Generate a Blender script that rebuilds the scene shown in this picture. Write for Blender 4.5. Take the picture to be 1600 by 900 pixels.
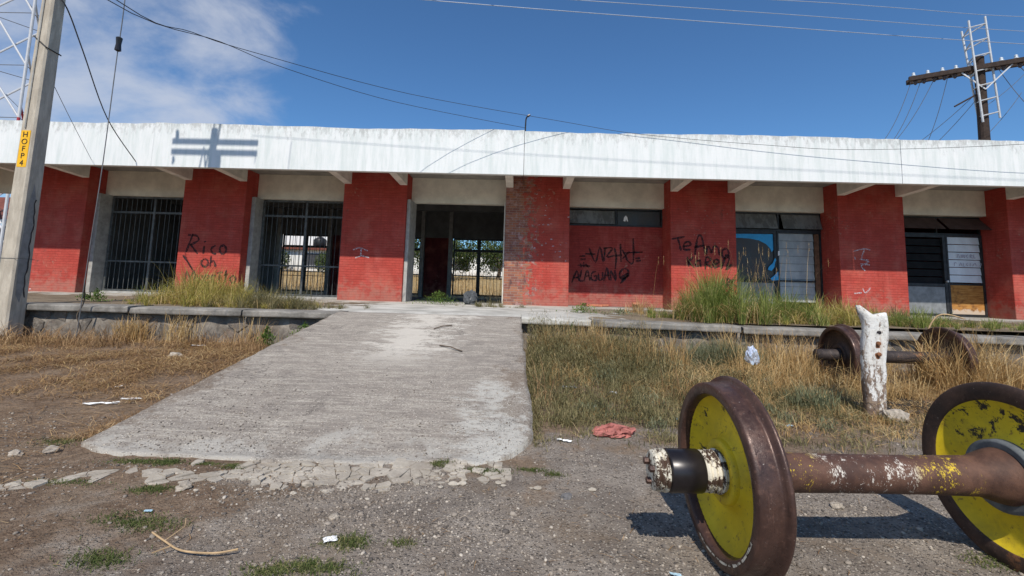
import bpy, math, random
import numpy as np
from mathutils import Vector, Matrix, noise as mn

for o in list(bpy.data.objects):
    bpy.data.objects.remove(o)
scene = bpy.context.scene
C = scene.collection
rad = math.radians

# ------------------------------------------------------------------ camera
cd = bpy.data.cameras.new('camera')
cam = bpy.data.objects.new('camera', cd)
C.objects.link(cam)
scene.camera = cam
cd.sensor_fit = 'HORIZONTAL'
cd.sensor_width = 36.0
cd.lens = 36.0 * 700 / 1600
cd.shift_y = -(450 - 379.5) / 1600
cd.clip_start = 0.05
cd.clip_end = 3000
_p, _r, _y = 0.1044, 0.0284, -0.0205
r0 = Vector((math.cos(_y), -math.sin(_y), 0))
f0 = Vector((math.sin(_y), math.cos(_y), 0))
up = Vector((0, 0, 1))
fw = f0 * math.cos(_p) + up * math.sin(_p)
u1 = up * math.cos(_p) - f0 * math.sin(_p)
cr_ = r0 * math.cos(_r) + u1 * math.sin(_r)
cu_ = u1 * math.cos(_r) - r0 * math.sin(_r)
m = Matrix((cr_, cu_, -fw)).transposed().to_4x4()
m.translation = Vector((0, 0, 1.3))
cam.matrix_world = m

# ------------------------------------------------------------------ world, sun, exposure
SUN_EL, SUN_AZ = 48.0, 2.2          # behind the camera, high
w = bpy.data.worlds.new('World')
scene.world = w
w.use_nodes = True
wn, wl = w.node_tree.nodes, w.node_tree.links
wn.clear()
sky = wn.new('ShaderNodeTexSky')
sky.sky_type = 'NISHITA'
sky.sun_disc = False
sky.sun_elevation = rad(SUN_EL)
sky.sun_rotation = rad(180 + SUN_AZ)
sky.altitude = 1800
sky.air_density = 1.25
sky.dust_density = 0.35
sky.ozone_density = 2.6
sep = wn.new('ShaderNodeSeparateXYZ')
tc = wn.new('ShaderNodeTexCoord')
wl.new(tc.outputs['Generated'], sep.inputs[0])
def wmath(op, a, b=None, c=None):
    n = wn.new('ShaderNodeMath'); n.operation = op
    for i, v in enumerate((a, b, c)):
        if v is None: continue
        if isinstance(v, (int, float)): n.inputs[i].default_value = v
        else: wl.new(v, n.inputs[i])
    return n.outputs[0]
# clouds
n1 = wn.new('ShaderNodeTexNoise')
n1.inputs['Scale'].default_value = 4.2; n1.inputs['Detail'].default_value = 9
n1.inputs['Roughness'].default_value = 0.6; n1.inputs['Distortion'].default_value = 0.35
vm = wn.new('ShaderNodeVectorMath'); vm.operation = 'MULTIPLY'
wl.new(tc.outputs['Generated'], vm.inputs[0]); vm.inputs[1].default_value = (1.0, 1.0, 1.9)
wl.new(vm.outputs[0], n1.inputs['Vector'])
# the cloud bank lies off to the left (west) of the view and goes on out of frame
bank = wn.new('ShaderNodeMapRange')
bank.interpolation_type = 'SMOOTHSTEP'
wl.new(sep.outputs['X'], bank.inputs['Value'])
bank.inputs['From Min'].default_value = -0.36; bank.inputs['From Max'].default_value = -0.58
bank.inputs['To Min'].default_value = -0.12; bank.inputs['To Max'].default_value = 0.24
cov = wmath('ADD', n1.outputs['Fac'], bank.outputs[0])
cr = wn.new('ShaderNodeMapRange')
cr.interpolation_type = 'SMOOTHSTEP'
wl.new(cov, cr.inputs['Value'])
cr.inputs['From Min'].default_value = 0.49; cr.inputs['From Max'].default_value = 0.90
cr.inputs['To Min'].default_value = 0.0; cr.inputs['To Max'].default_value = 0.74
cmix = wn.new('ShaderNodeMix'); cmix.data_type = 'RGBA'
wl.new(cr.outputs[0], cmix.inputs[0])
tint = wn.new('ShaderNodeMix'); tint.data_type = 'RGBA'; tint.blend_type = 'MULTIPLY'
tint.inputs[0].default_value = 1.0
wl.new(sky.outputs[0], tint.inputs[6])
tint.inputs[7].default_value = (0.57, 0.86, 1.09, 1)
wl.new(tint.outputs[2], cmix.inputs[6])
cmix.inputs[7].default_value = (5.3, 5.6, 6.3, 1)
bg = wn.new('ShaderNodeBackground')
bg.inputs[1].default_value = 0.115
wl.new(cmix.outputs[2], bg.inputs[0])
wo = wn.new('ShaderNodeOutputWorld')
wl.new(bg.outputs[0], wo.inputs[0])

sd = bpy.data.lights.new('sun', 'SUN')
sd.energy = 4.5
sd.angle = rad(0.53)
sd.color = (1.0, 0.938, 0.845)
sun = bpy.data.objects.new('sun', sd)
C.objects.link(sun)
sun.rotation_euler = (rad(90 - SUN_EL), 0, rad(-SUN_AZ))
sun.location = (0, -20, 30)

scene.view_settings.view_transform = 'Standard'
scene.view_settings.look = 'None'
scene.view_settings.exposure = 0.05
scene.view_settings.gamma = 1.0
scene.view_settings.use_curve_mapping = False
scene.render.engine = 'CYCLES'

# ------------------------------------------------------------------ mesh helpers
ORG = {}
def mesh(name, V, F, smooth=False):
    me = bpy.data.meshes.new(name)
    me.from_pydata([tuple(v) for v in V], [], [tuple(f) for f in F])
    if smooth:
        me.polygons.foreach_set('use_smooth', [True] * len(me.polygons))
    me.update()
    return me
def big_mesh(name, V, F3=None, F4=None, smooth=False):
    """numpy verts + tri/quad index arrays, fast"""
    me = bpy.data.meshes.new(name)
    V = np.asarray(V, dtype=np.float32)
    idx, st, tot, k = [], [], [], 0
    for F, n in ((F4, 4), (F3, 3)):
        if F is None or len(F) == 0: continue
        F = np.asarray(F, dtype=np.int32)
        idx.append(F.ravel()); st.append(k + n * np.arange(len(F))); tot.append(np.full(len(F), n))
        k += n * len(F)
    idx, st, tot = np.concatenate(idx), np.concatenate(st), np.concatenate(tot)
    me.vertices.add(len(V)); me.vertices.foreach_set('co', V.ravel())
    me.loops.add(len(idx)); me.loops.foreach_set('vertex_index', idx.astype(np.int32))
    me.polygons.add(len(st)); me.polygons.foreach_set('loop_start', st.astype(np.int32))
    me.polygons.foreach_set('loop_total', tot.astype(np.int32))
    if smooth: me.polygons.foreach_set('use_smooth', np.ones(len(st), dtype=bool))
    me.update(calc_edges=True)
    return me
def link(name, me, mat=None, parent=None, loc=None):
    o = bpy.data.objects.new(name, me)
    C.objects.link(o)
    if mat is not None and me is not None and len(me.materials) == 0: me.materials.append(mat)
    if parent is not None:
        o.parent = parent
    if loc is not None: o.location = loc
    return o
def obj(name, VF, mat, parent=None, smooth=False, label=None, local=False):
    """mesh object from world coordinates (local=True: coordinates of the parent)"""
    V, F = VF
    L = Vector((0, 0, 0))
    if parent is not None and not local:
        L = ORG.get(parent.name, L)
    o = link(name, mesh(name, [(v[0]-L.x, v[1]-L.y, v[2]-L.z) for v in V], F, smooth), mat, parent)
    ORG[o.name] = L
    if label: o['label'] = label
    return o
def inst(name, me, loc, parent, rot=None):
    L = ORG.get(parent.name, Vector((0, 0, 0)))
    o = link(name, me, None, parent, Vector(loc) - L)
    if rot: o.rotation_euler = rot
    ORG[o.name] = Vector(loc)
    return o
def tag(o, label, cat, group=None, kind=None):
    o['label'] = label
    if cat: o['category'] = cat
    if group: o['group'] = group
    if kind: o['kind'] = kind
    return o
def thing(name, label, cat, loc=(0, 0, 0), group=None, rotz=0):
    o = bpy.data.objects.new(name, None)
    C.objects.link(o)
    o.empty_display_size = 0.2
    o.location = loc
    o.rotation_euler = (0, 0, rotz)
    ORG[o.name] = Vector(loc)
    return tag(o, label, cat, group)

def box(x0, x1, y0, y1, z0, z1):
    V = [(x, y, z) for z in (z0, z1) for y in (y0, y1) for x in (x0, x1)]
    F = [(0, 2, 3, 1), (4, 5, 7, 6), (0, 1, 5, 4), (2, 6, 7, 3), (0, 4, 6, 2), (1, 3, 7, 5)]
    return V, F
def cbox(x0, x1, y0, y1, z0, z1, b=0.01):
    """box with chamfered vertical and horizontal edges on all sides"""
    V, F = [], []
    xs, ys, zs = (x0, x1), (y0, y1), (z0, z1)
    sx, sy, sz = (1, -1), (1, -1), (1, -1)
    idx = {}
    for i in range(2):
        for j in range(2):
            for k in range(2):
                for ax in range(3):
                    p = [xs[i], ys[j], zs[k]]
                    s = (sx[i], sy[j], sz[k])
                    for q in range(3):
                        if q != ax: p[q] += s[q] * b
                    idx[i, j, k, ax] = len(V); V.append(tuple(p))
    def q(a): F.append(tuple(idx[t] for t in a))
    for s in range(2):
        q([(s, 0, 0, 0), (s, 1, 0, 0), (s, 1, 1, 0), (s, 0, 1, 0)])
        q([(0, s, 0, 1), (1, s, 0, 1), (1, s, 1, 1), (0, s, 1, 1)])
        q([(0, 0, s, 2), (1, 0, s, 2), (1, 1, s, 2), (0, 1, s, 2)])
    for a in range(2):
        for c in range(2):
            q([(0, a, c, 1), (1, a, c, 1), (1, a, c, 2), (0, a, c, 2)])
            q([(a, 0, c, 0), (a, 1, c, 0), (a, 1, c, 2), (a, 0, c, 2)])
            q([(a, c, 0, 0), (a, c, 1, 0), (a, c, 1, 1), (a, c, 0, 1)])
            for e in range(2):
                q([(a, c, e, 0), (a, c, e, 1), (a, c, e, 2)])
    return V, F
def join(*parts):
    V, F = [], []
    for v, f in parts:
        n = len(V); V += list(v); F += [tuple(i + n for i in q) for q in f]
    return V, F
def prism(poly, y0, y1):
    """x,z outline extruded along y"""
    n = len(poly)
    V = [(x, y0, z) for x, z in poly] + [(x, y1, z) for x, z in poly]
    F = [tuple(range(n)), tuple(range(2*n - 1, n - 1, -1))] + [(i, i + n, (i+1) % n + n, (i+1) % n) for i in range(n)]
    return V, F
def xprism(poly, x0, x1):
    """y,z outline extruded along x"""
    n = len(poly)
    V = [(x0, y, z) for y, z in poly] + [(x1, y, z) for y, z in poly]
    F = [tuple(range(n)), tuple(range(2*n - 1, n - 1, -1))] + [(i, i + n, (i+1) % n + n, (i+1) % n) for i in range(n)]
    return V, F
def tube(path, r, n=6, caps=True):
    path = [Vector(p) for p in path]
    R = r if isinstance(r, (list, tuple)) else [r] * len(path)
    V, F = [], []
    for i, p in enumerate(path):
        d = (path[min(i+1, len(path)-1)] - path[max(i-1, 0)]).normalized()
        a = d.orthogonal() if i == 0 else (a - d * a.dot(d))
        a = a.normalized(); b = d.cross(a)
        for k in range(n):
            t = 2 * math.pi * k / n
            V.append(p + (a * math.cos(t) + b * math.sin(t)) * R[i])
    for i in range(len(path) - 1):
        for k in range(n):
            F.append((i*n + k, i*n + (k+1) % n, (i+1)*n + (k+1) % n, (i+1)*n + k))
    if caps:
        F.append(tuple(range(n - 1, -1, -1))); F.append(tuple(range((len(path)-1)*n, len(path)*n)))
    return V, F
def bar(p, q, wd, ht):
    """rectangular bar from p to q"""
    p, q = Vector(p), Vector(q)
    d = (q - p).normalized()
    s = d.cross(Vector((0, 0, 1)))
    if s.length < 1e-3: s = Vector((1, 0, 0))
    s.normalize(); u = s.cross(d)
    V = [c + s * a * wd/2 + u * b * ht/2 for c in (p, q) for a, b in ((-1, -1), (1, -1), (1, 1), (-1, 1))]
    return V, [(3, 2, 1, 0), (4, 5, 6, 7)] + [(i, (i+1) % 4, (i+1) % 4 + 4, i + 4) for i in range(4)]
def lathe(prof, n=64, closed=False):
    """profile (a, r) turned about the local x axis"""
    V, F = [], []
    k = len(prof)
    for j in range(n):
        t = 2 * math.pi * j / n
        for a, r in prof: V.append((a, r * math.cos(t), r * math.sin(t)))
    for j in range(n):
        for i in range(k if closed else k - 1):
            i2 = (i + 1) % k
            F.append((j*k + i, j*k + i2, ((j+1) % n)*k + i2, ((j+1) % n)*k + i))
    return V, F
def sag(p, q, s, n=20):
    p, q = Vector(p), Vector(q)
    return [p.lerp(q, t) - Vector((0, 0, 4 * s * t * (1 - t))) for t in [i / n for i in range(n + 1)]]
def smooth_path(pts, n=6):
    pts = [Vector(p) for p in pts]
    out = []
    for i in range(len(pts) - 1):
        a, b, c, d = pts[max(i-1, 0)], pts[i], pts[i+1], pts[min(i+2, len(pts)-1)]
        for j in range(n):
            t = j / n
            out.append(0.5 * (2*b + (c - a)*t + (2*a - 5*b + 4*c - d)*t*t + (3*b - a - 3*c + d)*t**3))
    return out + [pts[-1]]
def voronoi(x0, x1, y0, y1, size, rnd, jit=0.42, aspect=1.0):
    """cells of a jittered grid, as convex polygons"""
    nx, ny = max(1, round((x1-x0)/(size*aspect))), max(1, round((y1-y0)/size))
    dx, dy = (x1-x0)/nx, (y1-y0)/ny
    S = {}
    for i in range(-1, nx+1):
        for j in range(-1, ny+1):
            S[i, j] = (x0 + (i + .5 + (.5 if j % 2 else 0)*.6 + rnd.uniform(-jit, jit))*dx, y0 + (j + .5 + rnd.uniform(-jit, jit))*dy)
    out = []
    for i in range(nx):
        for j in range(ny):
            s = S[i, j]
            P = [(x0, y0), (x1, y0), (x1, y1), (x0, y1)]
            for a in range(-2, 3):
                for b in range(-2, 3):
                    t = S.get((i+a, j+b))
                    if t is None or t == s: continue
                    mx, my, nxx, nyy = (s[0]+t[0])/2, (s[1]+t[1])/2, t[0]-s[0], t[1]-s[1]
                    Q = []
                    for k in range(len(P)):
                        p, q = P[k], P[(k+1) % len(P)]
                        dp = (p[0]-mx)*nxx + (p[1]-my)*nyy; dq = (q[0]-mx)*nxx + (q[1]-my)*nyy
                        if dp <= 0: Q.append(p)
                        if dp * dq < 0:
                            u = dp/(dp-dq); Q.append((p[0]+(q[0]-p[0])*u, p[1]+(q[1]-p[1])*u))
                    P = Q
                    if len(P) < 3: break
                if len(P) < 3: break
            if len(P) >= 3: out.append(P)
    return out
def voronoi_pts(S, x0, x1, y0, y1):
    out = []
    for s in S:
        P = [(x0, y0), (x1, y0), (x1, y1), (x0, y1)]
        near = sorted(((t[0]-s[0])**2 + (t[1]-s[1])**2, t) for t in S)[1:26]
        for _, t in near:
            mx, my, nxx, nyy = (s[0]+t[0])/2, (s[1]+t[1])/2, t[0]-s[0], t[1]-s[1]
            Q = []
            for k in range(len(P)):
                p, q = P[k], P[(k+1) % len(P)]
                dp = (p[0]-mx)*nxx + (p[1]-my)*nyy; dq = (q[0]-mx)*nxx + (q[1]-my)*nyy
                if dp <= 0: Q.append(p)
                if dp * dq < 0:
                    u = dp/(dp-dq); Q.append((p[0]+(q[0]-p[0])*u, p[1]+(q[1]-p[1])*u))
            P = Q
            if len(P) < 3: break
        if len(P) >= 3: out.append(P)
    return out
def shrink(P, d, rnd=None, jit=0.0):
    cx = sum(p[0] for p in P)/len(P); cy = sum(p[1] for p in P)/len(P)
    out = []
    for x, y in P:
        l = math.hypot(x-cx, y-cy) or 1
        k = max(.3, 1 - d/l) * (1 + (rnd.uniform(-jit, jit) if rnd else 0))
        out.append((cx+(x-cx)*k, cy+(y-cy)*k))
    return out
def piece(P, lo, hi, bulge, inset, rnd, put):
    """faceted stone / slab piece over polygon P; put(x, y, h) places it"""
    n = len(P)
    cx = sum(p[0] for p in P)/n; cy = sum(p[1] for p in P)/n
    tp = shrink(P, inset)
    V = [put(x, y, lo) for x, y in P] + [put(x, y, hi + rnd.uniform(-.3, .3)*bulge) for x, y in tp] + [put(cx, cy, hi + bulge)]
    F = [(i, (i+1) % n, (i+1) % n + n, i + n) for i in range(n)] + [(i + n, (i+1) % n + n, 2*n) for i in range(n)]
    return V, F

# ------------------------------------------------------------------ material helpers
class M:
    def __init__(s, name):
        s.m = bpy.data.materials.new(name); s.m.use_nodes = True
        s.n, s.l = s.m.node_tree.nodes, s.m.node_tree.links
        s.b = s.n['Principled BSDF']; s.out = s.n['Material Output']
        s._tc = None
    def set(s, sock, v):
        if isinstance(v, bpy.types.NodeSocket): s.l.new(v, sock)
        elif isinstance(v, (tuple, list)) and sock.type == 'RGBA': sock.default_value = tuple(v) + ((1,) if len(v) == 3 else ())
        else: sock.default_value = v
    def co(s, kind='Object'):
        if s._tc is None: s._tc = s.n.new('ShaderNodeTexCoord')
        return s._tc.outputs[kind]
    def pos(s):
        g = s.n.new('ShaderNodeNewGeometry'); return g.outputs['Position']
    def island(s):
        g = s.n.new('ShaderNodeNewGeometry'); return g.outputs['Random Per Island']
    def objrand(s):
        return s.n.new('ShaderNodeObjectInfo').outputs['Random']
    def sep(s, v):
        q = s.n.new('ShaderNodeSeparateXYZ'); s.l.new(v, q.inputs[0]); return q.outputs
    def comb(s, x, y, z):
        q = s.n.new('ShaderNodeCombineXYZ')
        for i, v in enumerate((x, y, z)): s.set(q.inputs[i], v)
        return q.outputs[0]
    def scale(s, v, k):
        q = s.n.new('ShaderNodeVectorMath'); q.operation = 'MULTIPLY'
        s.l.new(v, q.inputs[0]); q.inputs[1].default_value = k; return q.outputs[0]
    def noise(s, v, sc, det=6, ro=0.6, dist=0.0):
        q = s.n.new('ShaderNodeTexNoise'); s.l.new(v, q.inputs['Vector'])
        q.inputs['Scale'].default_value = sc; q.inputs['Detail'].default_value = det
        q.inputs['Roughness'].default_value = ro; q.inputs['Distortion'].default_value = dist
        return q.outputs['Fac']
    def vor(s, v, sc, out='Distance', feat='F1', rnd=1.0):
        q = s.n.new('ShaderNodeTexVoronoi'); s.l.new(v, q.inputs['Vector']); q.feature = feat
        q.inputs['Scale'].default_value = sc; q.inputs['Randomness'].default_value = rnd
        return q.outputs[out]
    def math(s, op, a, b=None):
        q = s.n.new('ShaderNodeMath'); q.operation = op; s.set(q.inputs[0], a)
        if b is not None: s.set(q.inputs[1], b)
        return q.outputs[0]
    def rng(s, v, a, b, c=0.0, d=1.0, smooth=True):
        q = s.n.new('ShaderNodeMapRange'); s.l.new(v, q.inputs['Value'])
        if smooth: q.interpolation_type = 'SMOOTHSTEP'
        for k, x in zip(('From Min', 'From Max', 'To Min', 'To Max'), (a, b, c, d)): q.inputs[k].default_value = x
        return q.outputs[0]
    def ramp(s, v, stops, const=False):
        q = s.n.new('ShaderNodeValToRGB'); s.l.new(v, q.inputs[0]); e = q.color_ramp.elements
        if const: q.color_ramp.interpolation = 'CONSTANT'
        while len(e) < len(stops): e.new(0.5)
        for k, (p, c) in enumerate(stops):
            e[k].position = p; e[k].color = tuple(c) + (1,)
        return q.outputs[0]
    def mix(s, f, a, b, mode='MIX'):
        q = s.n.new('ShaderNodeMix'); q.data_type = 'RGBA'; q.blend_type = mode
        s.set(q.inputs[0], f); s.set(q.inputs[6], a); s.set(q.inputs[7], b); return q.outputs[2]
    def bump(s, h, dist=0.01, st=0.5, nrm=None):
        q = s.n.new('ShaderNodeBump'); s.l.new(h, q.inputs['Height'])
        q.inputs['Distance'].default_value = dist; q.inputs['Strength'].default_value = st
        if nrm is not None: s.l.new(nrm, q.inputs['Normal'])
        return q.outputs[0]
    def done(s, col, ro=0.8, nrm=None, metal=0.0, spec=0.3):
        s.set(s.b.inputs['Base Color'], col); s.set(s.b.inputs['Roughness'], ro)
        s.set(s.b.inputs['Metallic'], metal); s.set(s.b.inputs['Specular IOR Level'], spec)
        if nrm is not None: s.l.new(nrm, s.b.inputs['Normal'])
        return s.m
def mul(c, k): return tuple(x * k for x in c)
def plain(name, col, ro=0.75, var=0.25, sc=6.0, bmp=0.0, metal=0.0, spec=0.3):
    q = M(name); v = q.pos()
    f = q.rng(q.noise(v, sc, 7, .65), .3, .7)
    c = q.mix(f, mul(col, 1 - var), mul(col, 1 + var))
    return q.done(c, ro, q.bump(q.noise(v, sc*12, 5), bmp, .6) if bmp else None, metal, spec)
def leafmat(name, stops, trans=0.35, ro=0.7):
    """grass and leaves: colour by blade, light passing through"""
    q = M(name)
    big = q.noise(q.pos(), 1.6, 3)
    col = q.ramp(q.math('ADD', q.math('MULTIPLY', q.island(), .75), q.rng(big, .3, .7, -.05, .3)), stops)
    q.done(col, ro, spec=.2)
    t = q.n.new('ShaderNodeBsdfTranslucent'); q.l.new(col, t.inputs[0])
    mx = q.n.new('ShaderNodeMixShader'); mx.inputs[0].default_value = trans
    q.l.new(q.b.outputs[0], mx.inputs[1]); q.l.new(t.outputs[0], mx.inputs[2]); q.l.new(mx.outputs[0], q.out.inputs[0])
    return q.m

# ------------------------------------------------------------------ materials
def brickmat(name, worn=False, col=(0.47, 0.070, 0.052)):
    q = M(name); P = q.pos(); x, y, z = q.sep(P)
    uv = q.comb(q.math('ADD', x, y), z, 0.0)
    wob = q.noise(P, 2.2, 4)
    bt = q.n.new('ShaderNodeTexBrick'); q.l.new(uv, bt.inputs['Vector'])
    bt.inputs['Scale'].default_value = 1.0
    bt.inputs['Brick Width'].default_value = .235; bt.inputs['Row Height'].default_value = .083
    bt.inputs['Mortar Size'].default_value = .0085; bt.inputs['Mortar Smooth'].default_value = .35
    bt.inputs['Color1'].default_value = (*mul(col, 1.1), 1); bt.inputs['Color2'].default_value = (*mul(col, .84), 1)
    bt.inputs['Mortar'].default_value = (*mul(col, .72), 1)
    c = q.mix(q.rng(wob, .3, .7), q.mix(.75, col, bt.outputs['Color']), mul(col, .8), 'MIX')
    c = q.mix(q.rng(q.noise(q.scale(P, (1, 1, .25)), 3.0, 6), .45, .75, 0, .45), c, (.50, .12, .10))
    c = q.mix(q.rng(q.noise(q.comb(q.math('MULTIPLY', q.math('ADD', x, y), 1.5), q.math('MULTIPLY', z, 12.0), 0.0), 1.4, 6, .7), .42, .66, 0, .42), c, mul(col, .55))
    c = q.mix(q.rng(q.noise(q.scale(P, (5, 5, .5)), 1.6, 7, .7), .52, .72, 0, .5), c, mul(col, .45))
    c = q.mix(q.rng(q.noise(P, 1.3, 5, .6), .48, .70, 0, .35), c, (.52, .17, .12))
    # chalky fade and chips where the paint has come away
    chips = q.rng(q.math('ADD', q.noise(P, 9, 8, .7), q.rng(q.noise(P, .9, 3), .35, .7, -.16, .06)), .605, .65)
    c = q.mix(q.math('MULTIPLY', chips, .6), c, q.mix(q.rng(q.noise(P, 3.1, 4), .40, .6), (.10, .05, .045), (.44, .25, .18)))
    base = q.rng(q.math('ADD', z, q.rng(q.noise(P, 5, 5), .3, .7, -.35, .35)), .82, 1.55, .62, 0)
    c = q.mix(base, c, (.36, .17, .13))
    if worn:
        bare = q.n.new('ShaderNodeTexBrick'); q.l.new(uv, bare.inputs['Vector'])
        bare.inputs['Scale'].default_value = 1.0
        bare.inputs['Brick Width'].default_value = .235; bare.inputs['Row Height'].default_value = .083
        bare.inputs['Mortar Size'].default_value = .009; bare.inputs['Mortar Smooth'].default_value = .3
        bare.inputs['Color1'].default_value = (.34, .15, .085, 1); bare.inputs['Color2'].default_value = (.17, .075, .065, 1)
        bare.inputs['Mortar'].default_value = (.30, .24, .20, 1)
        bare.inputs['Bias'].default_value = -.1
        bc = q.mix(q.rng(q.noise(P, 4.5, 6, .7), .5, .66, 0, .6), bare.outputs['Color'], (.50, .36, .36))
        bc = q.mix(q.rng(q.noise(q.scale(P, (1.4, 1.4, .6)), 3.2, 6, .7), .54, .68, 0, .8), bc, (.06, .045, .05))
        edge = q.math('ADD', x, q.rng(q.noise(P, 5.0, 9, .75), .25, .75, -.8, .8))
        mask = q.rng(edge, .12, .46, 1, 0)
        c = q.mix(q.math('MULTIPLY', mask, .9), c, bc)
    h = q.math('ADD', q.math('MULTIPLY', bt.outputs['Fac'], -1.0), q.math('MULTIPLY', q.noise(P, 40, 5), .5))
    return q.done(c, .82, q.bump(h, .012, .75), spec=.2)
BRICK = brickmat('painted_red_brick')
BRICK_WORN = brickmat('worn_red_brick', True)
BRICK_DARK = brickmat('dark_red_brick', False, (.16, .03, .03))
BRICK_INFILL = brickmat('infill_red_brick', False, (.38, .056, .045))

def fasciamat():
    q = M('weathered_white_fascia'); P = q.pos(); x, y, z = q.sep(P)
    st = q.noise(q.scale(P, (3.2, 3.2, .35)), 2.2, 8, .7)
    c = q.mix(q.rng(st, .38, .72, 0, .6), (.735, .745, .735), (.50, .56, .535))
    top = q.rng(q.math('ADD', z, q.rng(q.noise(q.scale(P, (3, 3, 1.2)), 2.6, 9, .78), .3, .7, -.42, .34)), 5.62, 6.12, 0, .55)
    c = q.mix(top, c, (.30, .30, .285))
    spots = q.rng(q.noise(P, 13, 8, .75), .655, .70, 0, .55)
    c = q.mix(spots, c, (.34, .33, .31))
    c = q.mix(q.rng(q.noise(P, 1.1, 5), .45, .7, 0, .22), c, (.60, .66, .65))
    return q.done(c, .85, q.bump(q.noise(P, 30, 6, .65), .006, .6), spec=.2)
FASCIA = fasciamat()
BEIGE = plain('cream_plaster', (.74, .70, .60), .85, .14, 1.7, .004)
BRACKET = plain('cream_painted_concrete', (.74, .71, .64), .8, .15, 2.5, .004)
JAMB = plain('bare_concrete_jamb', (.36, .35, .325), .9, .22, 5, .006)
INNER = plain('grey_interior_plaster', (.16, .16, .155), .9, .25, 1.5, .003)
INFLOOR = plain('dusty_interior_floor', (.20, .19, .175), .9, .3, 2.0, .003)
STEEL = plain('dark_painted_steel', (.035, .036, .038), .5, .4, 8, 0, .3, .4)
GRILLE = plain('grey_steel_grille', (.10, .105, .105), .5, .4, 7, 0, .3, .4)
def spraymat(name, col, lo, hi):
    q = M(name); P = q.pos()
    q.done(q.mix(q.rng(q.noise(P, 9, 5), .3, .7), mul(col, .7), mul(col, 1.3)), .75)
    t = q.n.new('ShaderNodeBsdfTransparent'); mx = q.n.new('ShaderNodeMixShader')
    f = q.math('ADD', q.rng(q.noise(P, 24, 6, .7), .38, .62, lo, hi), 0.0)
    q.l.new(f, mx.inputs[0]); q.l.new(t.outputs[0], mx.inputs[1]); q.l.new(q.b.outputs[0], mx.inputs[2]); q.l.new(mx.outputs[0], q.out.inputs[0])
    return q.m
SPRAY = spraymat('thin_black_spray', (.022, .018, .02), .35, 1.0)
CHALK = spraymat('thin_white_spray', (.58, .48, .50), .15, .95)
LOUVREBLACK = plain('black_louvre', (.012, .012, .013), .75, .3, 5, 0, 0, .15)
BLACK = plain('black_paint', (.022, .018, .02), .7, .3, 30)
WHITEP = plain('white_chalk_paint', (.50, .38, .39), .9, .35, 30)
PURPLEP = plain('faded_purple_marker', (.42, .42, .50), .8, .1, 30)
ROOFM = plain('grey_roof_concrete', (.30, .29, .27), .9, .2, 2, .004)
BROWNMETAL = plain('brown_painted_metal', (.085, .052, .044), .6, .3, 4)
WOODM = plain('weathered_brown_wood', (.16, .085, .05), .85, .35, 7, .004)
GREYPANEL = plain('grey_painted_panel', (.22, .23, .235), .6, .25, 4)

def plymat():
    q = M('stained_plywood'); P = q.pos(); x, y, z = q.sep(P)
    g = q.noise(q.scale(P, (1.2, 1, 9)), 2.5, 7, .65)
    c = q.ramp(g, [(.3, (.20, .075, .018)), (.5, (.42, .19, .045)), (.7, (.50, .27, .085))])
    blot = q.rng(q.noise(P, 3.3, 6, .65), .5, .66, 0, .75)
    c = q.mix(blot, c, (.13, .055, .022))
    c = q.mix(q.rng(x, 16.14, 16.2), c, (.60, .40, .06))
    c = q.mix(q.rng(q.math('ADD', z, q.rng(q.noise(P, 8, 5), .3, .7, -.06, .06)), 1.0, 1.1, .8, 0), c, (.55, .47, .38))
    return q.done(c, .8, q.bump(g, .004, .5))
PLY = plymat()
def glassmat(name, col, ro, var=.3):
    q = M(name); P = q.pos()
    f = q.rng(q.noise(q.scale(P, (1, 1, .5)), 3.5, 7, .65), .35, .7)
    return q.done(q.mix(f, mul(col, 1-var), mul(col, 1+var)), q.rng(f, 0, 1, ro, ro+.3), spec=.5)
DIRTYGLASS = glassmat('dusty_grey_glass', (.15, .155, .15), .18)
WHITEGLASS = glassmat('white_painted_glass', (.76, .80, .83), .4, .08)
GREYGLASS = glassmat('grey_whitewashed_glass', (.36, .38, .38), .35, .18)
DARKGLASS = glassmat('dark_glass', (.05, .05, .05), .42)
BLUE = plain('blue_printed_film', (.04, .34, .66), .5, .12, 5)

def concretemat(name, lo, hi, streak=(1, 1, 1), peb=0.0, dark=(.1, .1, .1), damt=.5, scale=1.6):
    q = M(name); P = q.pos()
    n1 = q.noise(q.scale(P, streak), scale, 9, .68)
    n2 = q.noise(P, 45, 6, .7)
    c = q.mix(q.rng(n1, .36, .66), lo, hi)
    c = q.mix(q.rng(q.noise(q.scale(P, streak), scale*.6, 8, .7, .4), .46, .68, 0, damt), c, dark)
    c = q.mix(q.rng(n2, .35, .75, 0, .45), c, mul(hi, .55))
    h = q.math('ADD', n2, q.math('MULTIPLY', n1, .6))
    if peb:
        v = q.vor(P, 70, 'Color'); r, g, b = q.sep(v)
        d = q.vor(P, 70)
        pm = q.math('MULTIPLY', q.rng(d, .28, .36, 1, 0), q.rng(q.math('ADD', r, q.rng(q.noise(P, 1.3, 4), .35, .65, -.45, .18)), .55, .6))
        c = q.mix(q.math('MULTIPLY', pm, peb), c, q.ramp(g, [(0, (.20, .17, .15)), (.5, (.50, .46, .40)), (1, (.72, .68, .60))]))
        h = q.math('ADD', h, q.math('MULTIPLY', pm, .5))
    return q.done(c, .9, q.bump(h, .008, .8), spec=.2)

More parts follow.
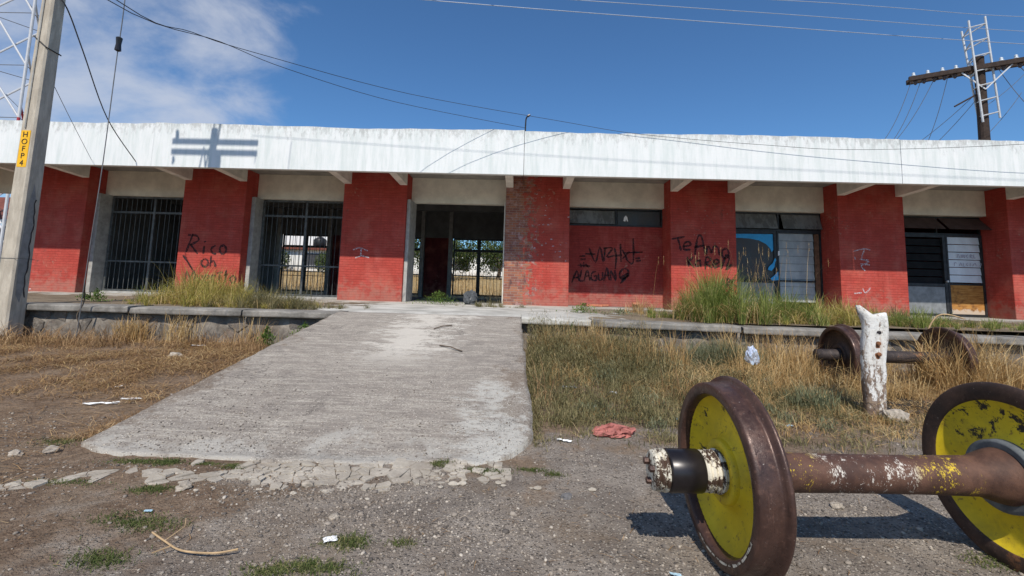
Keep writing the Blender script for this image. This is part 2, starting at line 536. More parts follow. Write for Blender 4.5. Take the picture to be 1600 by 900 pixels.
def rampmat():
    q = M('broomed_ramp_concrete'); P = q.pos(); x, y, z = q.sep(P)
    s = q.scale(P, (1.1, 3.0, 1))
    n1 = q.noise(s, 2.0, 12, .78, .2); n2 = q.noise(P, 55, 6, .75); n3 = q.noise(P, .9, 5, .6)
    n5 = q.noise(q.scale(P, (3.5, 30, 1)), 1.6, 8, .75)
    c = q.mix(q.rng(n1, .38, .64), (.29, .25, .212), (.50, .447, .378))
    c = q.mix(q.rng(q.noise(P, 6, 8, .7), .40, .72, 0, .5), c, (.25, .222, .195))
    c = q.mix(q.rng(n5, .44, .62, 0, .55), c, (.17, .148, .13))
    c = q.mix(q.rng(q.noise(q.scale(P, (1.3, 16, 1)), 1.3, 9, .76), .50, .62, 0, .7), c, (.54, .49, .41))
    c = q.mix(q.rng(n2, .40, .64, 0, .75), c, (.16, .138, .12))
    c = q.mix(q.rng(q.noise(P, 110, 4, .7), .5, .7, 0, .45), c, (.56, .52, .46))
    # pale worn track up the middle and along the lower lip
    tr = q.rng(q.math('ADD', q.math('ABSOLUTE', q.math('ADD', x, 1.55)), q.rng(n1, .25, .75, -.9, .9)), .15, .65, .75, 0)
    tr = q.math('MULTIPLY', tr, q.rng(y, 5.2, 6.3))
    c = q.mix(tr, c, (.60, .555, .485))
    lip = q.rng(q.math('ADD', y, q.rng(q.noise(P, 2.4, 7, .7), .3, .7, -.35, .45)), 3.4, 3.85, .75, 0)
    c = q.mix(lip, c, (.44, .415, .37))
    corner = q.math('MULTIPLY', q.rng(q.math('ADD', x, q.rng(n1, .3, .7, -.35, .35)), -.55, -.2), q.rng(q.math('ADD', y, q.rng(n3, .3, .7, -.4, .4)), 4.9, 5.2, 1, 0))
    c = q.mix(q.math('MULTIPLY', corner, .7), c, (.50, .485, .44))
    soil = q.rng(q.math('ADD', q.math('ABSOLUTE', q.math('ADD', x, 1.65)), q.rng(q.noise(P, 2.2, 9, .75), .3, .7, -.55, .3)), 1.42, 1.75, 0, .8)
    c = q.mix(q.math('MULTIPLY', soil, q.rng(n2, .3, .6, .35, 1)), c, (.16, .118, .085))
    blot = q.rng(q.noise(q.scale(P, (1.6, 1.0, 1)), 1.1, 9, .72, .5), .55, .66, 0, .5)
    c = q.mix(blot, c, (.19, .166, .147))
    wp = q.n.new('ShaderNodeVectorMath'); wp.operation = 'ADD'; q.l.new(P, wp.inputs[0])
    q.l.new(q.comb(q.rng(q.noise(P, 2.5, 6, .7), .3, .7, -.35, .35), q.rng(q.noise(q.scale(P, (1, 1.3, 1)), 3.1, 6, .7), .3, .7, -.35, .35), 0.0), wp.inputs[1])
    ck = q.rng(q.vor(wp.outputs[0], .75, 'Distance', 'DISTANCE_TO_EDGE'), .004, .010, .75, 0)
    ck = q.math('MULTIPLY', ck, q.rng(n3, .42, .55))
    c = q.mix(ck, c, (.055, .046, .04))
    v = q.vor(P, 55, 'Color'); r, g, b = q.sep(v); d = q.vor(P, 55)
    dens = q.rng(q.math('ADD', y, q.rng(n3, .3, .7, -.8, .8)), 4.1, 5.4, .48, -.25)
    pm = q.math('MULTIPLY', q.rng(d, .25, .34, 1, 0), q.rng(q.math('ADD', r, dens), .72, .78))
    c = q.mix(pm, c, q.ramp(g, [(0, (.12, .10, .088)), (.45, (.38, .33, .28)), (1, (.74, .67, .57))]))
    h = q.math('ADD', q.math('ADD', n2, q.math('MULTIPLY', n5, 1.1)), q.math('MULTIPLY', pm, .6))
    return q.done(c, .92, q.bump(h, .010, .8), spec=.15)
RAMPM = rampmat()
APRON = concretemat('cracked_pale_concrete', (.36, .315, .255), (.52, .465, .385), (1, 1, 1), .7, (.25, .205, .165), .6, 4)
KERB = concretemat('grey_kerb_concrete', (.17, .158, .142), (.33, .308, .275), (1, 1, 1), 0, (.07, .064, .057), .75, 2.6)
KERBLIGHT = concretemat('pale_path_concrete', (.40, .385, .34), (.58, .56, .51), (1, 1, 1), .3, (.30, .28, .25), .4, 1.6)
MORTAR = concretemat('lime_mortar', (.14, .12, .10), (.30, .265, .225), (1, 1, 1), 0, (.07, .062, .055), .7, 5)
def stonemat():
    q = M('rubble_stone'); P = q.pos(); r = q.objrand()
    c = q.ramp(r, [(0, (.10, .092, .086)), (.35, (.17, .152, .135)), (.6, (.25, .212, .178)), (.8, (.33, .225, .15)), (1, (.20, .188, .178))])
    n = q.noise(P, 14, 8, .7)
    c = q.mix(q.rng(n, .35, .7, 0, .6), c, (.11, .10, .095))
    c = q.mix(q.rng(q.noise(P, 3.2, 8, .7), .42, .60, 0, .85), c, q.mix(q.rng(n, .35, .65), (.15, .13, .11), (.31, .275, .235)))
    return q.done(c, .92, q.bump(q.noise(P, 22, 9, .75), .05, 1.0), spec=.15)
STONE = stonemat()
def deckmat():
    q = M('platform_deck_concrete_and_soil'); P = q.pos(); x, y, z = q.sep(P)
    n = q.noise(P, 1.4, 8, .65); n2 = q.noise(P, 25, 6, .7)
    con = q.mix(q.rng(n, .35, .65), (.36, .345, .31), (.60, .58, .53))
    con = q.mix(q.rng(n2, .4, .75, 0, .4), con, (.27, .25, .22))
    soil = q.mix(q.rng(n, .35, .65), (.115, .085, .058), (.21, .165, .115))
    soil = q.mix(q.rng(n2, .45, .7, 0, .7), soil, (.28, .23, .165))
    e = q.rng(n, .25, .75, -1.2, 1.2)
    inside = q.math('MULTIPLY', q.rng(q.math('ADD', x, e), -4.6, -4.1), q.rng(q.math('ADD', x, e), 1.5, 2.0, 1, 0))
    far = q.rng(q.math('ADD', y, e), 13.2, 13.9, 0, .75)
    k = q.math('MAXIMUM', inside, far)
    return q.done(q.mix(k, soil, con), .92, q.bump(n2, .015, .8), spec=.15)
DECK = deckmat()

def groundmat():
    q = M('gravelly_dirt_and_worn_asphalt'); P = q.pos(); x, y, z = q.sep(P)
    big = q.noise(P, .55, 6, .6); mid = q.noise(P, 2.6, 8, .66); fine = q.noise(P, 28, 8, .72); grit = q.noise(P, 120, 4, .7)
    dirt = q.mix(q.rng(mid, .32, .68), (.125, .08, .052), (.25, .178, .122))
    dirt = q.mix(q.rng(fine, .40, .66, 0, .8), dirt, (.37, .27, .19))
    dirt = q.mix(q.rng(q.noise(P, 14, 6, .7), .52, .66, 0, .7), dirt, (.095, .066, .046))
    asp = q.mix(q.rng(mid, .35, .68), (.215, .18, .15), (.37, .318, .265))
    v = q.vor(P, 72, 'Color'); r, g, b = q.sep(v); d = q.vor(P, 72)
    pm = q.math('MULTIPLY', q.rng(d, .34, .5, 1, 0), q.rng(r, .30, .38))
    asp = q.mix(q.math('MULTIPLY', pm, .92), asp, q.ramp(g, [(0, (.06, .052, .046)), (.28, (.16, .136, .115)), (.6, (.40, .345, .29)), (1, (.66, .59, .50))]))
    v2 = q.vor(P, 33, 'Color'); r2, g2, b2 = q.sep(v2); d2 = q.vor(P, 33)
    pm2 = q.math('MULTIPLY', q.rng(d2, .22, .3, 1, 0), q.rng(r2, .80, .84))
    # asphalt shows through in front, bare dirt to the left and towards the platform
    e = q.rng(q.math('ADD', q.math('MULTIPLY', big, .6), q.math('MULTIPLY', mid, .4)), .36, .64, -1.15, 1.15)
    left = q.rng(q.math('ADD', q.math('ADD', x, q.math('MULTIPLY', y, -.55)), e), -4.3, -3.0)
    front = q.rng(q.math('ADD', q.math('ADD', y, q.math('MULTIPLY', x, -.12)), e), 3.4, 4.3, 1, 0)
    k = q.math('MULTIPLY', left, front)
    c = q.mix(k, dirt, asp)
    pc = q.ramp(g2, [(0, (.12, .10, .085)), (.5, (.25, .215, .18)), (1, (.36, .318, .27))])
    c = q.mix(q.math('MULTIPLY', pm2, .85), c, pc)
    dust = q.rng(q.noise(P, 1.1, 8, .7), .46, .64, 0, .62)
    c = q.mix(dust, c, (.255, .19, .132))
    # weedy far ground behind the station
    c = q.mix(q.rng(y, 23, 25), c, q.mix(q.rng(mid, .35, .65), (.33, .235, .115), (.46, .35, .19)))
    h = q.math('ADD', q.math('ADD', fine, q.math('MULTIPLY', grit, .6)), q.math('ADD', q.math('MULTIPLY', pm, .45), q.math('MULTIPLY', pm2, .7)))
    return q.done(c, .95, q.bump(h, .018, 1.0), spec=.12)
GROUND = groundmat()
def pebmat():
    q = M('loose_gravel'); r = q.island()
    c = q.ramp(r, [(0, (.085, .074, .066)), (.3, (.19, .162, .137)), (.6, (.27, .23, .19)), (.93, (.36, .31, .255)), (1, (.52, .46, .385))])
    return q.done(c, .9, q.bump(q.noise(q.pos(), 80, 4), .004, .7), spec=.2)
PEBBLE = pebmat()
PALESTONE = plain('pale_rubble', (.44, .38, .31), .95, .35, 22, .03)
DARKSTONE = plain('dark_rubble', (.14, .135, .135), .9, .25, 18, .01)

STRAW = leafmat('dry_straw', [(0, (.29, .165, .065)), (.35, (.45, .285, .12)), (.7, (.60, .43, .20)), (1, (.72, .57, .33))], .3)
BROWNSTRAW = leafmat('flattened_brown_straw', [(0, (.17, .095, .048)), (.4, (.29, .175, .085)), (.75, (.43, .275, .14)), (1, (.60, .44, .25))], .25)
OLIVE = leafmat('olive_dry_weed', [(0, (.095, .088, .042)), (.35, (.17, .155, .07)), (.7, (.26, .225, .11)), (1, (.40, .32, .18))], .3)
GREENGRASS = leafmat('green_grass_blades', [(0, (.085, .12, .025)), (.4, (.18, .235, .05)), (.7, (.30, .335, .09)), (1, (.52, .46, .20))], .4)
YELLOWGRASS = leafmat('yellow_green_grass_blades', [(0, (.19, .175, .04)), (.4, (.36, .32, .075)), (.7, (.52, .43, .13)), (1, (.66, .53, .24))], .4)
TURF = leafmat('short_green_turf', [(0, (.055, .085, .02)), (.5, (.10, .13, .038)), (.85, (.20, .21, .08)), (1, (.40, .34, .16))], .35)
LEAF = leafmat('broad_green_leaves', [(0, (.05, .10, .02)), (.5, (.12, .20, .04)), (1, (.25, .32, .08))], .4)
TREELEAF = leafmat('tree_foliage', [(0, (.03, .055, .015)), (.5, (.07, .105, .03)), (1, (.15, .18, .06))], .35)
GREYWEED = leafmat('grey_green_weed', [(0, (.12, .135, .075)), (.5, (.20, .215, .12)), (1, (.34, .33, .21))], .3)
BARK = plain('grey_bark', (.12, .09, .065), .95, .3, 10, .01)
TWIG = plain('dry_twig', (.42, .29, .16), .9, .25, 12)

def rustmat(name, base, hi, ro=.5, flake=None, metal=.25):
    q = M(name); P = q.co(); n = q.noise(P, 7, 9, .7); n2 = q.noise(P, 38, 7, .7)
    c = q.mix(q.rng(n, .35, .68), base, hi)
    c = q.mix(q.rng(n2, .55, .72, 0, .55), c, mul(hi, 2.0))
    c = q.mix(q.rng(q.noise(P, 15, 6), .60, .70, 0, .6), c, mul(base, .5))
    c = q.mix(q.rng(q.noise(P, 4.5, 7, .7), .60, .68, 0, .8), c, (.26, .115, .05))
    c = q.mix(q.rng(q.noise(q.scale(P, (14, 1.6, 1.6)), 3.0, 6, .7), .55, .68, 0, .6), c, mul(hi, 1.8))
    c = q.mix(q.rng(q.noise(P, 70, 5, .7), .66, .70, 0, .7), c, (.48, .42, .36))
    if flake: c = q.mix(q.rng(q.noise(P, 9, 9, .75), *flake[1]), c, flake[0])
    return q.done(c, q.rng(n2, .3, .7, ro - .1, ro + .2), q.bump(n2, .004, .5), metal, .4)
RUST = rustmat('dark_brown_rust', (.050, .027, .022), (.095, .05, .037), .34)
RUSTRIM = rustmat('brown_black_rust', (.036, .024, .020), (.082, .047, .034), .55)
RUSTFLAT = rustmat('matt_black_rust', (.028, .022, .022), (.060, .045, .040), .6)
def yellowmat(name, thr, dirtcol=(.03, .024, .018)):
    q = M(name); P = q.co(); x, y, z = q.sep(P)
    n = q.math('ADD', q.noise(P, 6.5, 12, .78, .3), q.rng(q.noise(P, 2.1, 3), .35, .65, -.05, .05))
    up = q.rng(q.math('SUBTRACT', z, q.math('MULTIPLY', y, .5)), -.1, .45, -.06, .07)
    c = q.mix(q.rng(q.noise(P, 4, 6), .35, .7), (.60, .44, .014), (.80, .59, .020))
    c = q.mix(q.rng(q.noise(P, 3, 8, .75), .48, .70, 0, .55), c, (.36, .25, .03))
    c = q.mix(q.rng(q.noise(P, 30, 8, .75), .56, .66, 0, .8), c, (.20, .11, .03))
    c = q.mix(q.rng(q.math('ADD', n, up), thr, thr + .025), c, dirtcol)
    return q.done(c, .55, q.bump(n, .003, .4), 0, .35)
YELLOW = yellowmat('yellow_enamel', .57)
YELLOWCHIP = yellowmat('chipped_yellow_enamel', .615)
def axlemat():
    q = M('rusty_axle_with_paint_flecks'); P = q.co(); x, y, z = q.sep(P)
    n = q.noise(P, 7, 9, .7); n2 = q.noise(q.scale(P, (1.3, .7, .7)), 95, 9, .78)
    c = q.mix(q.rng(n, .35, .68), (.060, .030, .022), (.135, .068, .045))
    wmask = q.math('MULTIPLY', q.rng(x, -.36, -.24), q.rng(x, .10, .22, 1, 0))
    ymask = q.math('MULTIPLY', q.math('SUBTRACT', 1.0, wmask), q.rng(x, .40, .50, 1, 0))
    fl = q.math('ADD', n2, q.rng(q.noise(P, 9, 7, .7), .3, .7, -.15, .12))
    c = q.mix(q.math('MULTIPLY', ymask, q.rng(fl, .585, .615)), c, (.60, .42, .03))
    c = q.mix(q.math('MULTIPLY', wmask, q.rng(fl, .575, .615)), c, (.62, .57, .50))
    return q.done(c, .6, q.bump(n2, .004, .6), .1, .35)
AXLE = axlemat()
def ringmat():
    q = M('flaking_white_paint_on_rust'); P = q.co()
    n = q.noise(P, 20, 10, .78)
    return q.done(q.mix(q.rng(n, .485, .53), (.66, .61, .50), (.06, .034, .022)), .7, q.bump(n, .006, .6))
RING = ringmat()
JOURNAL = plain('black_greased_steel', (.016, .013, .014), .32, .3, 12, 0, .2, .5)
RUSTBOLT = plain('orange_rust', (.20, .085, .04), .8, .4, 40)
HUBGREY = plain('blue_grey_hub_paint', (.13, .14, .145), .6, .3, 14)

def poleconc():
    q = M('cast_pole_concrete'); P = q.pos(); x, y, z = q.sep(P)
    n = q.noise(q.scale(P, (4, 4, .8)), 3, 8, .68)
    c = q.mix(q.rng(n, .35, .68), (.37, .325, .262), (.52, .465, .38))
    c = q.mix(q.rng(q.noise(P, 20, 8, .75), .60, .70, 0, .6), c, (.20, .185, .17))
    return q.done(c, .9, q.bump(q.noise(P, 35, 6), .006, .6), spec=.2)
POLEC = poleconc()
PATCH = plain('dark_mortar_patch', (.25, .24, .225), .9, .2, 8, .004)
YLABEL = plain('yellow_label_paint', (.80, .44, .02), .6, .08, 20)
GALV = plain('galvanised_steel', (.50, .51, .52), .5, .12, 8, 0, .2, .4)
TOWERWHITE = plain('white_tower_paint', (.52, .53, .55), .6, .08, 3)
TOWERRED = plain('red_tower_paint', (.36, .035, .05), .6, .1, 3)
CABLE = plain('black_cable', (.03, .03, .032), .6, .2, 5)
STRAND = plain('steel_strand', (.16, .16, .165), .5, .2, 5, 0, .3)
ALWIRE = plain('bright_line_wire', (.45, .50, .58), .45, .1, 2, 0, .3)
CREOSOTE = plain('creosoted_wood', (.042, .028, .022), .85, .3, 9, .006)
PORCELAIN = plain('pale_glass_insulator', (.45, .50, .55), .25, .15, 9, 0, 0, .6)
PORCDARK = plain('brown_porcelain', (.05, .03, .03), .3, .2, 9, 0, 0, .6)
def postmat():
    q = M('whitewashed_post'); P = q.pos(); x, y, z = q.sep(P)
    n = q.noise(q.scale(P, (1.6, 1.6, .7)), 13, 10, .78)
    peel = q.rng(q.math('ADD', q.math('ADD', n, q.rng(x, 3.86, 3.97, .06, 0)), q.rng(z, .05, .80, .13, -.045)), .535, .575)
    c = q.mix(q.rng(q.noise(P, 5, 6), .35, .7), (.78, .77, .74), (.68, .66, .61))
    under = q.mix(q.rng(q.noise(P, 14, 6), .35, .7), (.17, .115, .085), (.33, .25, .19))
    c = q.mix(q.rng(q.noise(P, 30, 9, .78), .56, .64, 0, .75), c, (.22, .16, .12))
    run = q.math('MULTIPLY', q.rng(q.noise(q.scale(P, (14, 14, 1.2)), 2.2, 6, .7), .50, .66), q.rng(z, .25, .80))
    c = q.mix(q.math('MULTIPLY', run, q.rng(z, .80, .95, .55, .12)), c, (.34, .19, .10))
    return q.done(q.mix(peel, c, under), .9, q.bump(q.noise(P, 26, 9, .76), .022, .9))
POSTM = postmat()
HOUSEWHITE = plain('white_house_wall', (.70, .70, .68), .85, .08, .8)
HOUSEDARK = plain('dark_house_surface', (.06, .06, .065), .4, .2, 2)  # plain dark colour for far windows, outbuilding roof and shed wall
REDROOF = plain('red_sheet_roof', (.16, .05, .035), .8, .2, 2)
TANKM = plain('black_plastic_tank', (.02, .02, .022), .5, .2, 3)
FOIL = plain('crumpled_foil_bag', (.62, .64, .70), .25, .25, 30, 0, .55, .5)
PAPER = plain('white_paper_litter', (.76, .76, .75), .8, .1, 20)
BLUELIT = plain('pale_blue_plastic', (.35, .50, .58), .5, .15, 20)
RAG = plain('faded_red_cloth', (.36, .13, .11), .9, .3, 22)
BAGGREY = plain('dark_grey_plastic_bag', (.085, .09, .095), .5, .35, 14)
CHAR = plain('charred_ash', (.03, .029, .03), .95, .5, 12, .02)

# ------------------------------------------------------------------ ground, platform, ramp
def ss(a, b, x):
    t = np.clip((x - a) / (b - a), 0, 1); return t * t * (3 - 2 * t)
_rs = np.random.RandomState(7)
_T = _rs.rand(256, 256)
def vnoise(x, y):
    x, y = np.asarray(x, float), np.asarray(y, float)
    xi, yi = np.floor(x).astype(int), np.floor(y).astype(int)
    fx, fy = x - xi, y - yi
    fx, fy = fx*fx*(3-2*fx), fy*fy*(3-2*fy)
    g = lambda a, b: _T[a % 256, b % 256]
    return (g(xi, yi)*(1-fx) + g(xi+1, yi)*fx)*(1-fy) + (g(xi, yi+1)*(1-fx) + g(xi+1, yi+1)*fx)*fy - .5
def gz(x, y):
    x, y = np.asarray(x, float), np.asarray(y, float)
    rise = ss(4.6, 8.2, y) * (0.05 + 0.08 * ss(-1.0, -4.0, x))
    n = .05 * vnoise(x*.6, y*.6) + .030 * vnoise(x*2.1+9, y*2.1) + .010 * vnoise(x*6+3, y*6) + .006 * vnoise(x*17, y*17)
    near = 1 - ss(20, 40, np.hypot(x, y - 4))
    keep = 1 - .85 * np.exp(-((x - 1.7)**2 / 1.6 + (y - 2.4)**2 / .6))        # flat under the wheelset
    rear = (.62 * ss(8.9, 10.5, y) + 1.75 * ss(23.5, 44, y)) * (1 - ss(70, 110, y))
    return rise + n * (.2 + .8 * near) * keep + rear
def axis(lo, hi, step, far, grow=1.22):
    a = list(np.arange(lo, hi + step/2, step)); s = step
    l, r = [], []
    p = lo; s = step
    while p > -far: s *= grow; p -= s; l.append(p)
    p = hi; s = step
    while p < far: s *= grow; p += s; r.append(p)
    return np.array(l[::-1] + a + r)
ax_ = axis(-6, 6, .045, 900); ay_ = axis(1.0, 8.6, .045, 900)
GX, GY = np.meshgrid(ax_, ay_)
GZ = gz(GX, GY)
nx, ny = len(ax_), len(ay_)
ii = (np.arange(ny-1)[:, None]*nx + np.arange(nx-1)[None, :]).ravel()
me = big_mesh('ground', np.stack([GX, GY, GZ], -1).reshape(-1, 3), None, np.stack([ii, ii+1, ii+nx+1, ii+nx], -1), True)
ground = link('ground', me, GROUND)
tag(ground, 'bare brown dirt and worn grey asphalt strewn with gravel', None, kind='structure')

# platform: soil and concrete deck, rubble retaining wall, kerb slabs
KY = 8.35
def kerb_y(x): return KY - (0.05 * max(0, x)) * .9
def kerb_z(x): return .80 - .008 * max(0, x) - .004 * max(0, -x - 4)
xs = np.arange(-34, 30.01, .25); ys = np.concatenate([[8.80], np.arange(9.0, 15.96, .25)])
PX, PY = np.meshgrid(xs, ys)
PZ = .795 + .03 * vnoise(PX*.9, PY*.9) + .012 * vnoise(PX*4, PY*4)
inn = (PX > -4.2) & (PX < 1.6)
PZ = np.where(inn, .80 + .006 * vnoise(PX*2, PY*2), PZ)
PZ = np.where(PY < 9.1, np.minimum(PZ, .775), PZ)
n_, k_ = len(ys), len(xs)
ii = (np.arange(n_-1)[:, None]*k_ + np.arange(k_-1)[None, :]).ravel()
platform = link('platform', big_mesh('platform', np.stack([PX, PY, PZ], -1).reshape(-1, 3), None, np.stack([ii, ii+1, ii+k_+1, ii+k_], -1), True), DECK)
tag(platform, 'raised station platform of soil and concrete behind a kerb', None, kind='structure')
def wall_run(x0, x1, seed):
    rnd = random.Random(seed)
    N = 24
    V = []
    for i in range(N + 1):
        x = x0 + (x1-x0)*i/N
        y = kerb_y(x) + .17
        V += [(x, y + rnd.uniform(-.012, .012), -.3), (x, y + rnd.uniform(-.012, .012), .40), (x, y, kerb_z(x) - .12), (x, y + .5, kerb_z(x) - .12)]
    F = [(i*4 + k, i*4 + 4 + k, i*4 + 5 + k, i*4 + 1 + k) for i in range(N) for k in range(3)]
    obj('retaining_wall', (V, F), MORTAR, platform, True)
    for P in voronoi(x0, x1, .0, .66, .23, rnd, .45, 1.5):
        if rnd.random() < .10: continue
        P = shrink(P, rnd.uniform(.004, .03), rnd, .08)
        xc = sum(p[0] for p in P)/len(P)
        pr = rnd.uniform(.0, .028)
        put = lambda x, z, h: (x, kerb_y(x) + .175 - h, z)
        obj('stone', piece(P, -.03, pr, rnd.uniform(.0, .022), rnd.uniform(.012, .04), rnd, put), STONE, platform)
wall_run(-12.5, -3.38, 11)
wall_run(.06, 12.2, 12)
def kerb_slab(x0, x1, mat, seed, z_off=0.0, dep=.62, jut=0.0):
    rnd = random.Random(seed)
    N = max(4, int((x1-x0)/.22)); V, F = [], []
    prof = [(.62, -.115), (.05, -.128), (.008, -.120), (.0, -.10), (.0, -.03), (.010, -.010), (.035, -.001), (.20, 0), (dep, -.004)]
    K = len(prof)
    for i in range(N+1):
        x = x0 + (x1-x0)*i/N
        chip = rnd.uniform(.01, .05) if rnd.random() < .35 else rnd.uniform(0, .010)
        zz = kerb_z(x) + z_off + rnd.uniform(-.004, .004)
        for k, (a, b) in enumerate(prof):
            V.append((x + rnd.uniform(-.01, .01)*(i in (0, N)), kerb_y(x) - jut + a + (chip if 0 < k < 7 else 0), zz + b - (chip*.5 if 3 < k < 7 else 0)))
    for i in range(N):
        for k in range(K - 1): F.append((i*K+k, (i+1)*K+k, (i+1)*K+k+1, i*K+k+1))
    F.append(tuple(range(K))); F.append(tuple(range(N*K+K-1, N*K-1, -1)))
    obj('kerb_slab', (V, F), mat, platform)
for a, b, s in ((-12.4, -9.95, 1), (-9.92, -7.35, 2), (-7.32, -5.2, 3), (-5.17, -3.40, 4)):
    kerb_slab(a, b, KERB, s, random.Random(s).uniform(-.012, .008))
kerb_slab(.04, 1.32, KERBLIGHT, 5, .012, 1.4, .02)
for a, b, s in ((1.36, 3.96, 6), (4.02, 6.3, 7), (6.33, 8.75, 8), (8.78, 11.9, 9)):
    kerb_slab(a, b, KERB, s, random.Random(s).uniform(-.012, .008))

# sloping concrete ramp up to the platform
fx = np.array([-3.45, -3.43, -2.98, -2.4, -1.95, -1.4, -.8, -.42, -.30, -.05, .06, .14])
fy = np.array([3.62, 3.60, 3.44, 3.42, 3.41, 3.37, 3.42, 3.50, 3.43, 3.60, 3.78, 4.0])
RN, RM = 90, 110
V = []
for i in range(RM + 1):
    t = i / RM
    for j in range(RN + 1):
        s = j / RN
        xl, xr = -3.44 + .10*t, .145 - .12*t
        x = xl + (xr - xl)*s
        yf = float(np.interp(x, fx, fy)) + .05*float(vnoise(x*4, 3.3)) + .035*float(vnoise(x*13, 1.3)) + .015*float(vnoise(x*37, 7.3))
        yb = 8.42
        y = yf + (yb - yf)*t
        z = .012 + (.806 - .012) * max(0, (y - 3.55)/(8.2 - 3.55))
        z = min(z, .806) + .006*float(vnoise(x*1.7, y*1.7)) + .0035*float(vnoise(x*7, y*13))
        if j in (0, RN): x += .045*float(vnoise(y*5, 4.4 + j)) + .02*float(vnoise(y*17, 4.4 + j)); z -= .014
        z = max(z, float(gz(x, y)) + .010)
        V.append((x, y, z))
F = [(i*(RN+1)+j, i*(RN+1)+j+1, (i+1)*(RN+1)+j+1, (i+1)*(RN+1)+j) for i in range(RM) for j in range(RN)]
edge = [j for j in range(RN+1)] + [i*(RN+1)+RN for i in range(1, RM+1)] + [RM*(RN+1)+j for j in range(RN-1, -1, -1)] + [i*(RN+1) for i in range(RM-1, 0, -1)]
n0 = len(V)
for e in edge: V.append((V[e][0], V[e][1], -.25))
F += [(edge[(k+1) % len(edge)], edge[k], n0 + k, n0 + (k+1) % len(edge)) for k in range(len(edge))]
ramp = obj('ramp', (V, F), RAMPM, None, True)
tag(ramp, 'broad weathered concrete ramp rising to the platform', None, kind='structure')
def ramp_z(x, y): return .012 + (.806 - .012) * max(0, (y - 3.55)/(8.2 - 3.55))
# cracked thin concrete at the foot of the ramp
rnd = random.Random(5)
def apron(x0, x1, y0, y1, n, ok, sd):
    rnd = random.Random(sd)
    S = []
    for k in range(n):
        if S and rnd.random() < .5:
            c_ = rnd.choice(S); S.append((c_[0] + rnd.gauss(0, .06), c_[1] + rnd.gauss(0, .05)))
        else: S.append((rnd.uniform(x0, x1), rnd.uniform(y0, y1)))
    S = [p for p in S if x0 < p[0] < x1 and y0 < p[1] < y1]
    for P in voronoi_pts(S, x0, x1, y0, y1):
        cx = sum(p[0] for p in P)/len(P); cy = sum(p[1] for p in P)/len(P)
        if not ok(cx, cy, rnd): continue
        P = shrink(P, rnd.uniform(.0006, .0035) + (.007 if rnd.random() < .12 else 0), rnd, .02)
        dz = rnd.uniform(-.002, .014)
        tx, ty = rnd.uniform(-.05, .05), rnd.uniform(-.05, .05)
        put = lambda x, y, h: (x, y, float(gz(x, y)) + h + ((x-cx)*tx + (y-cy)*ty if h > 0 else 0))
        obj('concrete_piece', piece(P, -.03, max(dz, .003), rnd.uniform(0, .003), rnd.uniform(.001, .005), rnd, put), APRON, ramp)
def ok1(x, y, rnd):
    lim = float(np.interp(x, fx, fy)) + .03
    low = float(np.interp(x, [-2.7, -2.45, -2.0, -1.5, -1.1, -.7, -.4, -.05], [3.12, 3.03, 2.98, 2.90, 2.96, 3.02, 3.13, 3.10])) + rnd.uniform(-.04, .05)
    if y > lim or y < low: return False
    if x > -.6 and rnd.random() < .4: return False
    if y < low + .10 and rnd.random() < .4: return False
    if rnd.random() < .05: return False
    if x < -1.95 and y > 3.20 and rnd.random() < .85: return False
    return True
apron(-2.75, -.02, 2.86, 3.54, 420, ok1, 21)
apron(-3.25, -2.72, 2.80, 3.18, 40, lambda x, y, r: abs(y - (2.86 + (x + 3.2)*.62)) < .07, 22)

# ------------------------------------------------------------------ station building
X0, PP, PW = -17.247, 5.5638, 2.17
FLOOR, SOFF = .80, 5.20
YF, YP, YW, YR = 12.84, 15.0, 15.9, 22.4
bld = thing('station_building', 'long abandoned single-storey red brick station with white roof fascia', 'building', (0, 15.9, .8))
for a, b, s in ((-23.5, -11.09, 1), (-11.086, .012, 2), (.026, 10.924, 3), (10.938, 18.7, 4)):
    r_ = random.Random(s); N = int((b - a)/.3); V, F = [], []
    for i in range(N+1):
        x = a + (b-a)*i/N; t = r_.uniform(-.018, .012) + .02*math.sin(x*.7 + s)
        V += [(x, YF, 4.66), (x, YF - .002, 5.3), (x, YF, 5.985 + t), (x, YF + .16, 5.99 + t), (x, YF + .16, 4.66)]
    for i in range(N):
        for k in range(5): F.append((i*5+k, (i+1)*5+k, (i+1)*5+(k+1) % 5, i*5+(k+1) % 5))
    F += [(0, 1, 2, 3, 4), tuple(N*5 + k for k in (4, 3, 2, 1, 0))]
    obj('fascia_panel', (V, F), FASCIA, bld)
obj('roof_slab', box(-23.4, 18.6, YF + .162, 23.0, SOFF, SOFF + .22), ROOFM, bld)
pillars = []
for i in range(-1, 7):
    x = X0 + i*PP
    p = obj('brick_pillar', cbox(x, x + PW, YP, YW + .05, FLOOR - .06, SOFF - .002, .012), BRICK_WORN if i == 3 else BRICK, bld)
    if i == 3: p['label'] = 'pillar with paint flaked off its left half'
    pillars.append(p)
    for bx in (x + .003, x + PW - .243):
        V = [(bx + dx, y, z) for dx in (0, .24) for y, z in ((YP - .002, SOFF - .001), (YP - .002, 4.765), (YF + .163, 4.86), (YF + .163, SOFF - .001))]
        obj('roof_bracket', (V, [(0, 1, 2, 3), (7, 6, 5, 4), (0, 4, 5, 1), (1, 5, 6, 2), (2, 6, 7, 3), (3, 7, 4, 0)]), BRACKET, bld)
bay = lambda j: (X0 + j*PP + PW, X0 + (j+1)*PP)
for j in range(-1, 6):
    a, b = bay(j)
    obj('lintel', box(a + .002, b - .002, 15.68, 15.92, 4.30, SOFF - .003), BEIGE, bld)
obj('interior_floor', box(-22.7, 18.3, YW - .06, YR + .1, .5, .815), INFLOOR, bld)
obj('rear_roof_wall', box(-23.2, 18.4, YR, YR + .2, 3.80, SOFF - .003), INNER, bld)
